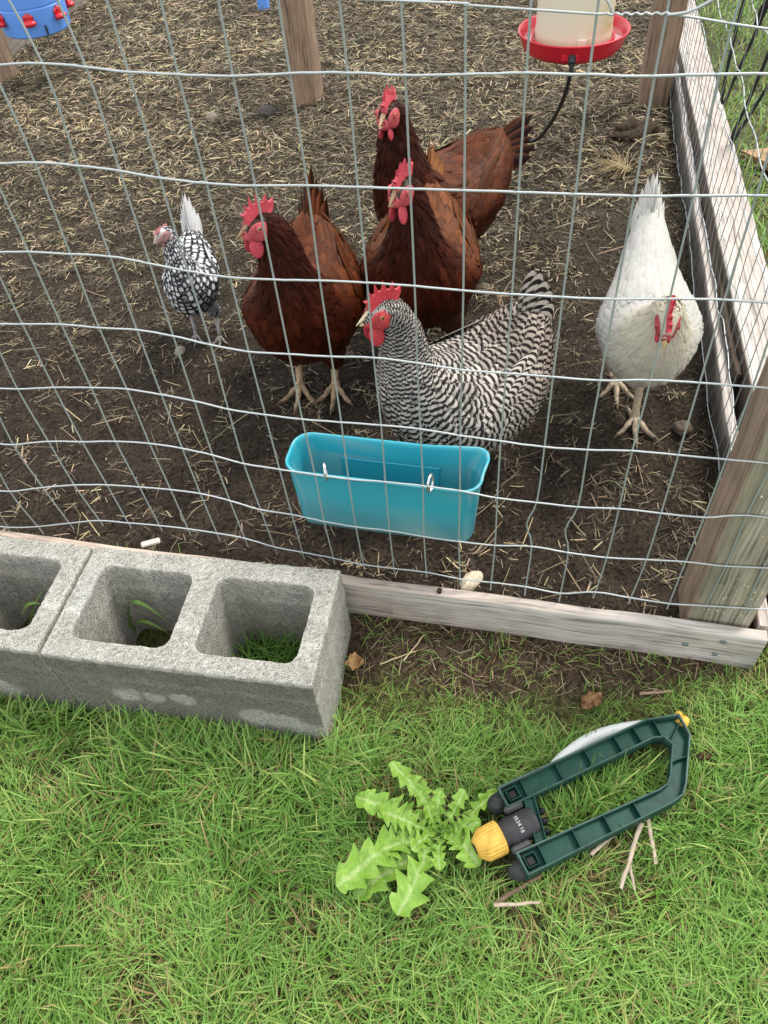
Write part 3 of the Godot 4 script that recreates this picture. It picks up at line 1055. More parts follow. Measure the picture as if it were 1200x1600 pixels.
func trough() -> void:
	var o := thing("feed_trough", "turquoise plastic trough clipped to the inside of the front wire", "trough", Vector3(-0.1195, 0.199, -0.058))
	o.rotation.z = -0.018
	var mb := MB.new()
	var rings := []
	for q in [[0.124, 0.025, 0.014, 0.0], [0.131, 0.031, 0.019, 0.002], [0.1335, 0.033, 0.021, 0.012], [0.1375, 0.0365, 0.024, 0.085], [0.1395, 0.0385, 0.025, 0.126], [0.1415, 0.0412, 0.027, 0.1295], [0.1428, 0.0422, 0.028, 0.132], [0.1425, 0.042, 0.028, 0.1345], [0.141, 0.0408, 0.027, 0.1352], [0.1387, 0.038, 0.025, 0.134], [0.1373, 0.0365, 0.024, 0.127], [0.136, 0.0352, 0.023, 0.104], [0.134, 0.0332, 0.021, 0.101], [0.131, 0.0302, 0.019, 0.014], [0.122, 0.025, 0.016, 0.006], [0.02, 0.005, 0.003, 0.005]]:
		var ring := rrect(q[0], q[1], q[2], q[3])
		# the rear right corner of the lip flares up into a little spout
		for k in ring.size():
			var p: Vector3 = ring[k]
			if q[3] > 0.12:
				var f := ss(0.08, 0.14, p.x) * ss(0.01, -0.04, p.z)
				p += Vector3(0.008, 0.006, -0.004) * f
			p.y *= 0.945
			ring[k] = p
		rings.append(ring)
	mb.loft(rings)
	# mud splashes low down, dusty tide marks inside, pale scratches
	for k in mb.v.size():
		var v := mb.v[k]
		var n := nz.get_noise_3d(v.x * 16.0, v.y * 30.0, v.z * 20.0)
		var f := nz2.get_noise_3d(v.x * 70.0, v.y * 70.0, v.z * 70.0)
		var c := Color(0.020, 0.30, 0.395).lerp(Color(0.04, 0.36, 0.44), 0.5 + 0.5 * n)
		c = c.lerp(Color(0.12, 0.17, 0.16), 0.7 * ss(0.03, 0.0, v.y + 0.03 * n) )
		c = c.lerp(Color(0.30, 0.42, 0.40), 0.45 * ss(0.1, 0.4, f + n * 0.5))
		mb.c[k] = c
	obj("tub", mb.mesh(), M.turquoise, o)
	mb = MB.new()
	for s in [[-0.03, -0.0347, 0.075, 0.05]]:
		mb.box(Vector3(s[0] + 0.03, s[3] + 0.005, s[1] + 0.0035), Vector3(0.15, s[2], 0.003), 0.0012)
	for k in mb.c.size(): mb.c[k] = Color(0.020, 0.30, 0.395)
	obj("raised_panel", mb.mesh(), M.turquoise, o)
	mb = MB.new()
	for s in [[0.03, 0.021, 0.05, 0.0025], [0.014, 0.017, 0.03, 0.0015], [0.075, 0.0225, 0.035, 0.001]]:
		var rr := []
		var cc := []
		for k in 9:
			var t := k / 8.0
			var x: float = s[0] + (t - 0.5) * s[2]
			var w: float = s[3] * sin(PI * t) + 0.0002
			var y: float = s[1] + 0.0016 * sin(t * 7.0)
			var z := 0.0327 + (y - 0.012) * 0.062
			rr.append([Vector3(x, y - w, z), Vector3(x, y + w, z)])
			cc.append([Color(0.05, 0.11, 0.12), Color(0.05, 0.11, 0.12)])
		mb.sheet(rr, false, cc)
	tag(obj("scuff_mark", mb.mesh(), M.plain, o), "dark scuff on the front wall of the trough", "")
	for s in [[-0.189, 0.3415, 0.35, "steel split ring holding the trough's rim to the wire, left of the two"], [-0.042, 0.3405, -0.12, "steel split ring holding the trough's rim to the wire, right of the two"]]:
		var t := thing("split_ring", s[3], "ring", Vector3(s[0], s[1], -0.0095), s[2], "rings holding the trough")
		mb = MB.new()
		var pts := []
		for k in 50:
			var a := TAU * k / 24.0
			pts.append(Vector3(0.0016 * (k / 25.0 - 1.0), 0.0135 * sin(a) + 0.002, 0.0115 * cos(a)))
		mb.tube(pts, 0.0011, 6)
		obj("coil", mb.mesh(), M.steel, t)

func lathe(prof: Array, n := 40, wob := 0.0) -> MB:
	var mb := MB.new()
	var rings := []
	for p in prof:
		var r := []
		for k in n:
			var a := -TAU * k / n
			r.append(Vector3(p[0] * cos(a), p[1], p[0] * sin(a)))
		rings.append(r)
	mb.sheet(rings, true)
	return mb

func waterer() -> void:
	var o := thing("poultry_waterer", "hanging waterer, milky white jar over a round red tray", "waterer", Vector3(0.065, 0.345, -1.6), 0.25)
	obj("tray", lathe([[0.0, 0.0], [0.10, 0.0], [0.118, 0.004], [0.128, 0.014], [0.138, 0.040], [0.142, 0.047], [0.143, 0.050], [0.141, 0.052], [0.137, 0.049], [0.131, 0.040], [0.122, 0.02], [0.112, 0.014], [0.108, 0.017], [0.106, 0.034], [0.104, 0.037], [0.10, 0.034], [0.10, 0.012], [0.0, 0.012]], 56).mesh(), M.red_plastic, o)
	obj("jar", lathe([[0.0, 0.016], [0.094, 0.016], [0.0985, 0.022], [0.0985, 0.05], [0.097, 0.06], [0.096, 0.16], [0.093, 0.30], [0.086, 0.33], [0.06, 0.35], [0.0, 0.352]], 56).mesh(), M.milky_plastic, o)
	obj("water", lathe([[0.107, 0.030], [0.1265, 0.030]], 56).mesh(), M.water, o)
	var mb := MB.new()
	mb.box(Vector3(0.0, 0.024, 0.1315), Vector3(0.042, 0.017, 0.006), 0.002)
	obj("valve_seat", mb.mesh(), M.red_plastic, o, Transform3D(Basis(Vector3.UP, -0.25), Vector3.ZERO))
	mb = MB.new()
	mb.box(Vector3(0.025, 0.042, 0.0985), Vector3(0.022, 0.026, 0.007), 0.002)
	obj("jar_foot", mb.mesh(), M.milky_plastic, o, Transform3D(Basis(Vector3.UP, -0.25), Vector3.ZERO))
	mb = MB.new()
	for s in [-1, 1]:
		mb.tube([Vector3(0.09 * s, 0.31, 0), Vector3(0.07 * s, 0.42, 0), Vector3(0, 0.47, 0)], 0.002, 6)
	mb.tube([Vector3(0, 0.47, 0), Vector3(0, 1.3, 0)], 0.003, 6)
	obj("bail", mb.mesh(), M.galvanized, o)
	mb = MB.new()
	mb.tube(wire_path([Vector3(0.07, 0.367, -1.464), Vector3(0.071, 0.358, -1.454), Vector3(0.069, 0.322, -1.457), Vector3(0.055, 0.25, -1.50), Vector3(0.028, 0.165, -1.575), Vector3(-0.01, 0.085, -1.66), Vector3(-0.06, 0.058, -1.71), Vector3(-0.14, 0.054, -1.73), Vector3(-0.22, 0.052, -1.72)], 5, 0.0), 0.0055, 8)
	var t := thing("hose", "thin black hose running from the red tray down to the straw", "hose")
	obj("hose_line", mb.mesh(), M.black_rubber, t)
	mb = MB.new()
	mb.tube([Vector3(0.07, 0.371, -1.468), Vector3(0.071, 0.36, -1.452)], [0.010, 0.009], 10)
	obj("hose_fitting", mb.mesh(), M.black_rubber, t)

func blue_things() -> void:
	var o := thing("water_bucket", "blue plastic bucket with red drinking cups at the top left", "bucket", Vector3(-1.897, 0.222, -2.2))
	obj("bucket", lathe([[0.0, 0.0], [0.114, 0.0], [0.121, 0.006], [0.125, 0.085], [0.1245, 0.087], [0.1215, 0.088], [0.1215, 0.092], [0.1255, 0.094], [0.133, 0.30], [0.139, 0.302], [0.139, 0.31], [0.13, 0.31], [0.119, 0.09], [0.0, 0.08]], 56).mesh(), M.blue_plastic, o)
	for a in [1.15, 2.05, 0.25, -0.75, 3.0, 4.2]:
		var cup := Node3D.new()
		cup.name = "drinking_cup"
		cup.position = Vector3(cos(a) * 0.124, 0.056, sin(a) * 0.124)
		cup.rotation.y = PI / 2 - a
		o.add_child(cup, true)
		var mb := MB.new()
		mb.ellipsoid(Vector3(0, -0.004, 0.014), Vector3(0.026, 0.011, 0.018), Basis(), Color(0.5, 0.012, 0.02), 14, 8)
		for q in 4:
			var fa := PI / 4 + PI / 2 * q
			mb.ellipsoid(Vector3(cos(fa) * 0.013, sin(fa) * 0.013 + 0.002, 0.004), Vector3(0.010, 0.010, 0.004), Basis(), Color(0.5, 0.012, 0.02), 10, 6)
		mb.ellipsoid(Vector3(0, 0.012, 0.004), Vector3(0.009, 0.016, 0.009), Basis(), Color(0.45, 0.012, 0.02), 10, 8)
		obj("bowl", mb.mesh(), M.gloss, cup)
		mb = MB.new()
		mb.ellipsoid(Vector3(0, 0.001, 0.022), Vector3(0.006, 0.009, 0.005), Basis(), Color(0.25, 0.02, 0.02), 8, 6)
		obj("nipple", mb.mesh(), M.gloss, cup)
	var m := MB.new()
	m.box(Vector3(0.092, 0.022, 0.087), Vector3(0.006, 0.03, 0.006), 0.001, Color(0.02, 0.02, 0.02), Basis(Vector3.UP, 0.8))
	obj("black_clip", m.mesh(), M.gloss, o)
	m = MB.new()
	for s in [-1, 1]:
		m.tube([Vector3(0.136 * s, 0.29, 0), Vector3(0.11 * s, 0.42, 0), Vector3(0, 0.50, 0)], 0.002, 6)
	m.tube([Vector3(0, 0.50, 0), Vector3(0, 1.4, 0)], 0.003, 6)
	obj("bail", m.mesh(), M.galvanized, o)
	o = thing("blue_pipe", "short blue plastic pipe end standing in the straw at the top edge", "pipe", Vector3(-1.30, 0.035, -3.0))
	var mb2 := lathe([[0.0, 0.0], [0.024, 0.0], [0.026, 0.003], [0.026, 0.4], [0.023, 0.4], [0.022, 0.01], [0.0, 0.008]], 24)
	obj("pipe", mb2.mesh(), M.blue_plastic, o)

# ------------------------------------------------------------------ hens
# [x forward, y up, half width, radius up, radius down, tilt in degrees] from rump to beak root
const STAND := [[-0.160, 0.288, 0.016, 0.014, 0.018, -28], [-0.145, 0.272, 0.045, 0.032, 0.055, -20], [-0.110, 0.250, 0.072, 0.048, 0.085, -8], [-0.060, 0.228, 0.092, 0.062, 0.096, 0], [-0.005, 0.216, 0.100, 0.074, 0.094, 6], [0.045, 0.224, 0.096, 0.078, 0.092, 20], [0.078, 0.258, 0.078, 0.064, 0.074, 46], [0.094, 0.305, 0.055, 0.048, 0.056, 70], [0.102, 0.348, 0.040, 0.037, 0.040, 82], [0.107, 0.383, 0.030, 0.030, 0.030, 80], [0.113, 0.407, 0.0245, 0.0245, 0.025, 58], [0.126, 0.421, 0.0205, 0.0205, 0.023, 18], [0.142, 0.420, 0.0165, 0.0165, 0.0185, -4], [0.156, 0.417, 0.011, 0.0115, 0.012, -8], [0.163, 0.415, 0.005, 0.005, 0.005, -8]]
const CROUCH := [[-0.15, 0.262, 0.018, 0.016, 0.02, -40], [-0.138, 0.235, 0.05, 0.036, 0.06, -34], [-0.108, 0.195, 0.08, 0.055, 0.095, -24], [-0.06, 0.162, 0.1, 0.07, 0.1, -12], [-0.005, 0.15, 0.106, 0.08, 0.095, 2], [0.045, 0.163, 0.098, 0.08, 0.092, 22], [0.076, 0.2, 0.0744, 0.0614, 0.0688, 48], [0.09, 0.245, 0.0528, 0.0449, 0.0493, 70], [0.096, 0.288, 0.0396, 0.0361, 0.037, 82], [0.1, 0.325, 0.0299, 0.0299, 0.0299, 80], [0.106, 0.35, 0.0233, 0.0238, 0.0238, 58], [0.119, 0.365, 0.0215, 0.0215, 0.024, 18], [0.135, 0.364, 0.017, 0.017, 0.019, -4], [0.149, 0.361, 0.011, 0.0115, 0.012, -8], [0.156, 0.359, 0.005, 0.005, 0.005, -8]]
const STOOP := [[-0.165, 0.315, 0.014, 0.014, 0.018, -36], [-0.15, 0.292, 0.03, 0.032, 0.055, -28], [-0.112, 0.262, 0.047, 0.048, 0.082, -18], [-0.06, 0.233, 0.062, 0.064, 0.094, -10], [-0.005, 0.214, 0.082, 0.078, 0.098, -4], [0.05, 0.208, 0.092, 0.082, 0.096, 6], [0.095, 0.22, 0.08, 0.068, 0.08, 22], [0.1225, 0.252, 0.06, 0.052, 0.06, 34], [0.141, 0.283, 0.046, 0.041, 0.045, 38], [0.1545, 0.309, 0.034, 0.031, 0.034, 30], [0.164, 0.327, 0.026, 0.025, 0.027, 10], [0.178, 0.327, 0.0215, 0.0215, 0.024, -20], [0.192, 0.32, 0.017, 0.017, 0.019, -36], [0.203, 0.311, 0.011, 0.0115, 0.012, -40], [0.209, 0.306, 0.005, 0.005, 0.005, -40]]
const NS := 72

var feather_kinds := {}

func feather_mesh(kind: String) -> ArrayMesh:
	if feather_kinds.has(kind): return feather_kinds[kind]
	var mb := MB.new()
	var rows := []
	var cols := []
	var uvs := []
	var ys := []
	if kind.begins_with("barred"):
		var nb: float = {"barred": 8.0, "barred_quill": 13.0, "barred_fine": 26.0}[kind]
		for k in int(nb) + 1:
			ys.append(k / nb)
			if k < nb: ys.append((k + 0.94) / nb)
	else:
		for k in 8: ys.append(k / 7.0)
	var idx := 0
	for y in ys:
		var t: float = minf(y, 1.0)
		var w := 0.5 * (0.35 + 0.65 * ss(0.0, 0.55, t))
		if t > 0.62: w *= sqrt(maxf(0.0, 1.0 - pow((t - 0.62) / 0.385, 2.0)))
		if kind == "hackle": w = 0.5 * (0.4 + 0.6 * ss(0, 0.3, t)) * (1.0 - pow(t, 3.0) * 0.93)
		var row := []
		var cr := []
		var ur := []
		for q in 7:
			var u := (q - 3) / 3.0
			# rounded tip, cupped across, drooping a little at the end
			var yy := t - 0.10 * u * u * ss(0.25, 0.8, t)
			row.append(Vector3(u * w, yy, -0.10 * u * u * w - 0.10 * t * t + 0.02))
			var e := maxf(absf(u), ss(0.70, 0.93, t))
			var g := 0.80 + 0.28 * t
			var c := Color(g, g, g) * (1.18 - 0.34 * absf(u) * ss(0.2, 0.7, t))
			if kind == "soft":
				c = Color(0.97, 0.97, 0.97)
			if kind == "laced":
				c = Color(1, 1, 1).lerp(Color(0.016, 0.016, 0.018), ss(0.52, 0.62, e))
				if t < 0.3: c = Color(0.10, 0.10, 0.11)
			elif kind.begins_with("barred"):
				c = Color(0.060, 0.052, 0.052) if (idx / 2) % 2 == 0 else Color(1, 0.97, 0.93)
				if absf(u) > 0.9: c = c.lerp(Color(0.4, 0.38, 0.36), 0.5)
			elif kind == "edged":
				c = Color(g, g, g).lerp(Color(0.55, 0.5, 0.5), ss(0.7, 0.9, e))
			elif kind == "dark_centre":
				c = Color(1, 1, 1).lerp(Color(0.14, 0.17, 0.20), ss(0.75, 0.35, absf(u - 0.15)) * ss(0.1, 0.3, t))
			cr.append(c)
			ur.append(Vector2(0.5 + u * 0.5, t))
		rows.append(row); cols.append(cr); uvs.append(ur)
		idx += 1
	mb.sheet(rows, false, cols, uvs)
	feather_kinds[kind] = mb.mesh()
	return feather_kinds[kind]

class Bird:
	var sec := []
	var yaw := 0.0
	var side := 1.0
	var axis_at := Vector3.ZERO
	var s0 := 0.5
	var s1 := 0.75
	func setup(st: Array, head_yaw: float, lateral: float, neck_i: int, drop := 0.0, neck_up := 0.0) -> void:
		side = lateral
		yaw = head_yaw
		var n := st.size()
		for k in NS + 1:
			var f := float(k) / NS * (n - 1)
			var i := mini(int(f), n - 2)
			var t := f - i
			var q := []
			for d in 6:
				var a: float = st[maxi(i - 1, 0)][d]
				var b: float = st[i][d]
				var c: float = st[i + 1][d]
				var e: float = st[mini(i + 2, n - 1)][d]
				q.append(cubic_interpolate(b, c, a, e, t))
			q[1] += neck_up * smoothstep(5.0, 10.0, f) - drop
			sec.append(q)
		axis_at = Vector3(st[9][0], 0, 0)
		s0 = float(neck_i - 1) / (n - 1)
		s1 = float(neck_i + 4) / (n - 1)
	func turn(p: Vector3, s: float) -> Vector3:
		var w := smoothstep(s0, s1, s)
		return axis_at + (p - axis_at).rotated(Vector3.UP, yaw * w) if w > 0 else p
	func pt(s: float, a: float, grow := 0.0) -> Vector3:
		var f := clampf(s, 0, 1) * NS
		var i := mini(int(f), NS - 1)
		var t := f - i
		var q := []
		for d in 6: q.append(lerpf(sec[i][d], sec[i + 1][d], t))
		var ca := cos(a)
		var sa := sin(a)
		var lat: float = (q[2] + grow) * signf(ca) * pow(absf(ca), 0.92) * side
		# folded wings stand a little proud of the flanks
		var wing: float = smoothstep(0.10, 0.2, s) * smoothstep(0.48, 0.34, s) * exp(-pow((sa - 0.12) / 0.42, 2.0))
		lat *= 1.0 + 0.09 * wing
		var vv: float = ((q[3] if sa > 0 else q[4]) + grow) * sa
		var th := deg_to_rad(q[5])
		var p := Vector3(q[0] - sin(th) * vv, q[1] + cos(th) * vv, lat)
		return turn(p, s)
	func centre(s: float) -> Vector3:
		var f := clampf(s, 0, 1) * NS
		var i := mini(int(f), NS - 1)
		var t := f - i
		return turn(Vector3(lerpf(sec[i][0], sec[i + 1][0], t), lerpf(sec[i][1], sec[i + 1][1], t), 0), s)

# colf(s, a, p) gives the colour of the plumage, kindf(s, a) the sort of feather
func hen(cfg: Dictionary) -> Node3D:
	var sc: float = cfg.get("scale", 1.0)
	var o := thing("hen", cfg.label, "hen", cfg.at, cfg.turn, "hens in the run")
	var b := Bird.new()
	var drop: float = cfg.get("drop", 0.0)
	b.setup(cfg.pose, cfg.get("head_yaw", 0.0), cfg.get("lateral", 1.0), 7, drop, cfg.get("neck_up", 0.0))
	var S := Vector3.ONE * sc
	var colf: Callable = cfg.colour
	var face: Color = cfg.get("face", Color(0.54, 0.085, 0.10))
	# --- body: one skin from rump to beak root, with the drumsticks
	var mb := MB.new()
	var rows := []
	var cols := []
	for k in NS + 1:
		var s := float(k) / NS
		var r := []
		var cr := []
		for j in 28:
			var a := TAU * j / 28.0
			var p := b.pt(s, a, -0.0035 if s < 0.8 else 0.0) * sc
			r.append(p)
			var c: Color = colf.call(s, a, p / sc) * 0.7
			if is_face(s, a): c = face * (0.9 + 0.3 * nz2.get_noise_3d(p.x * 300.0, p.y * 300.0, p.z * 300.0))
			c.a = 1
			cr.append(c)
		rows.append(r); cols.append(cr)
	mb.loft(rows, true, cols)
	var legs: Array = cfg.get("legs", [[0.02, -0.042, 0.0], [0.02, 0.042, 0.0]])
	for l in legs:
		var kc: Color = colf.call(0.25, -0.6, Vector3(0, 0.12, l[1])) * (0.3 if cfg.get("pattern", "plain") != "plain" else 0.8)
		kc.a = 1
		var hock := Vector3(l[0] - 0.02, 0.092 - drop * 0.9 + l[2], l[1]) * sc
		mb.tube([Vector3(l[0] * 0.5 + 0.005, 0.19 - drop, l[1] * 0.8) * sc, Vector3(l[0] * 0.6 + 0.01, 0.15 - drop, l[1] * 0.9) * sc, Vector3(l[0] * 0.8, 0.12 - drop, l[1] * 1.05) * sc, hock, hock - Vector3(-0.004, 0.012, 0) * sc], [0.028 * sc, 0.027 * sc, 0.022 * sc, 0.012 * sc, 0.0065 * sc], 12, kc)
	obj("body", mb.mesh(), M.skin, o)
	plumage(o, b, sc, colf, cfg)
	legs_of(o, legs, sc, cfg)
	head_of(o, b, sc, cfg)
	tail_of(o, b, sc, cfg)
	return o

func is_face(s: float, a: float) -> bool:
	var sa := sin(a)
	return (s > 0.80 and sa < 0.5 and sa > -0.75) or s > 0.935

func plumage(o: Node3D, b: Bird, sc: float, colf: Callable, cfg: Dictionary) -> void:
	var pattern: String = cfg.get("pattern", "plain")
	var sets := {}
	var ncol: int = cfg.get("columns", 44)
	var vary: float = cfg.get("vary", 0.35)
	var tight: float = cfg.get("exposure", 1.0)
	for j in ncol:
		var a := TAU * (j + 0.5) / ncol
		var s := 0.985
		var since := rng.randf() * 0.008 if pattern != "barred" else 0.0
		var prev := b.pt(s, a)
		while s > 0.008:
			s -= 0.0022
			var p := b.pt(s, a)
			since += p.distance_to(prev)
			prev = p
			# [exposed length, whole length, width]
			var neck := ss(0.46, 0.58, s)
			var head := ss(0.72, 0.80, s)
			var rump := ss(0.2, 0.05, s)
			var expo := lerpf(lerpf(0.0105, 0.0080, neck), 0.0042, head) * tight
			if pattern == "barred": expo = lerpf(lerpf(0.0098, 0.0058, neck), 0.0038, head) * (1.0 + 0.25 * nz2.get_noise_3d(p.x * 30.0, p.y * 30.0, p.z * 30.0))
			if since < expo: continue
			since = rng.randfn(0.0, 0.12) * expo if pattern == "barred" else 0.0
			if is_face(s, a): continue
			var d := (b.pt(s - 0.006, a) - b.pt(s + 0.006, a)).normalized()
			var e := b.pt(s, a + 0.06) - b.pt(s, a - 0.06)
			var spacing := e.length() / 0.12 * TAU / ncol
			var nrm := d.cross(e).normalized()
			if nrm.dot(p - b.centre(s)) < 0: nrm = -nrm
			if nrm.length() < 0.5: continue
			var len := lerpf(lerpf(0.034, 0.030, neck), 0.013, head) * (1.0 + 0.35 * rump) * rng.randf_range(0.88, 1.12)
			var wide := maxf(spacing * 1.75, lerpf(lerpf(0.017, 0.0085, neck), 0.005, head)) * rng.randf_range(0.9, 1.15)
			var kind := "soft" if cfg.get("soft", false) else "plain"
			if pattern == "barred":
				kind = "barred"
				len = expo * 4.0 / 0.98
				wide = maxf(wide, spacing * 1.9)
			elif pattern == "laced":
				kind = "laced"
				len = lerpf(lerpf(0.034, 0.024, neck), 0.012, head)
				wide = maxf(spacing * 1.5, lerpf(0.019, 0.009, neck))
			elif neck > 0.4 and head < 0.8 and kind != "soft":
				kind = "hackle"
			var lift := 0.10 + 0.05 * rump + rng.randfn(0.0, 0.03 if cfg.get("soft", false) else 0.075)
			var jit := rng.randfn(0.0, 0.10)
			d = d.rotated(nrm, jit)
			var yv := (d * cos(lift) + nrm * sin(lift)).normalized()
			var xv := yv.cross(nrm).normalized()
			var zv := xv.cross(yv).normalized()
			# root of the feather lies upstream so that the tip shows here
			var root := p - d * len * 0.55 - nrm * 0.0012
			var bs := Basis(xv * wide, yv * len, zv * len * 0.8)
			var c: Color = colf.call(s, a, p)
			var v := rng.randf_range(0.66, 1.22) if pattern != "plain" else rng.randf_range(1.0 - vary, 1.0 + vary)
			c = Color(c.r * v, c.g * v * rng.randf_range(0.95, 1.04), c.b * v)
			if not sets.has(kind): sets[kind] = [[], []]
			sets[kind][0].append(Transform3D(Basis(bs.x * sc, bs.y * sc, bs.z * sc), root * sc))
			sets[kind][1].append(c)
	# loose fluff round the drumsticks
	for l in cfg.get("legs", [[0.02, -0.042, 0.0], [0.02, 0.042, 0.0]]):
		for k in 110:
			var t := rng.randf()
			var ang := rng.randf() * TAU
			var r := lerpf(0.036, 0.015, t)
			var p := Vector3(l[0] * lerpf(0.5, 0.8, t) - 0.01 * t, lerpf(0.18, 0.105, t) - cfg.get("drop", 0.0) + l[2] * t, l[1] * lerpf(0.85, 1.02, t)) + Vector3(cos(ang), 0, sin(ang)) * r
			var nrm := Vector3(cos(ang), 0.1, sin(ang)).normalized()
			var yv := (Vector3(-0.25, -1, 0) + nrm * 0.22).normalized()
			var xv := yv.cross(nrm).normalized()
			var zv := xv.cross(yv)
			var kind := pattern if pattern in ["barred", "laced"] else "plain"
			var c: Color = colf.call(0.25, -0.6, p)
			var v := rng.randf_range(0.8, 1.15)
			if not sets.has(kind): sets[kind] = [[], []]
			sets[kind][0].append(Transform3D(Basis(xv * 0.014 * sc, yv * 0.026 * sc, zv * 0.02 * sc), p * sc))
			sets[kind][1].append(Color(c.r * v, c.g * v, c.b * v))
	for kind in sets:
		scatter("plumage", feather_mesh(kind), M.feather, sets[kind][0], sets[kind][1], o)

func legs_of(o: Node3D, legs: Array, sc: float, cfg: Dictionary) -> void:
	var skin: Color = cfg.get("leg_skin", Color(0.40, 0.29, 0.17))
	var fat: float = cfg.get("fat", 1.15)
	for l in legs:
		var mb := MB.new()
		var lift: float = l[2]
		var hock := Vector3(l[0] - 0.02, 0.094 - 0.9 * cfg.get("drop", 0.0) + lift, l[1])
		var foot := Vector3(l[0] + (0.0 if lift < 0.01 else -0.045), 0.010 + lift * 0.9, l[1])
		var pts := []
		var rad := []
		for k in 13:
			var t := k / 12.0
			pts.append(hock.lerp(foot, t) * sc)
			rad.append(fat * (lerpf(0.0068, 0.0058, t) + (0.0022 if k > 10 else 0.0) + 0.0004 * sin(k * 2.6)) * sc)
		mb.tube(pts, rad, 9, skin)
		# three toes forward, one back, each with a claw
		for q in [[-0.62, 0.050], [0.0, 0.060], [0.62, 0.048], [PI - 0.3, 0.026]]:
			var yaw: float = q[0] + cfg.get("toe_turn", 0.0)
			var dir := Vector3(cos(yaw), 0, sin(yaw))
			if lift > 0.01: dir = (dir + Vector3(-0.1, -0.9, 0)).normalized()
			var tp := []
			var tr := []
			for k in 9:
				var t := k / 8.0
				var y := 0.004 + 0.006 * (1.0 - t) + 0.0022 * sin(t * PI * 2.2)
				var p: Vector3 = foot + dir * (float(q[1]) * fat * t)
				if lift < 0.01: p.y = y
				tp.append(p * sc)
				tr.append(fat * (lerpf(0.0056, 0.0034, t) * (1.0 + 0.13 * sin(t * 19.0))) * sc)
			mb.tube(tp, tr, 8, skin * Color(1.08, 1.06, 1.05))
			var e: Vector3 = tp[-1]
			var ed: Vector3 = (tp[-1] - tp[-2]).normalized()
			mb.tube([e - ed * 0.002 * sc, e + (ed * 0.007 + Vector3(0, 0.0008, 0)) * sc, e + (ed * 0.013 - Vector3(0, 0.002, 0)) * sc], [0.0028 * sc, 0.002 * sc, 0.0004 * sc], 6, Color(0.16, 0.12, 0.08))
		for k in mb.c.size():
			var v := mb.v[k]
			var n := nz2.get_noise_3d(v.x * 160.0, v.y * 260.0, v.z * 160.0)
			var c := mb.c[k] * (1.0 + 0.35 * n)
			c = c.lerp(Color(0.05, 0.036, 0.025), 0.75 * ss(0.03, 0.0, v.y + 0.02 * n))
			c.a = 1
			mb.c[k] = c
		obj("leg", mb.mesh(), M.skin, o)

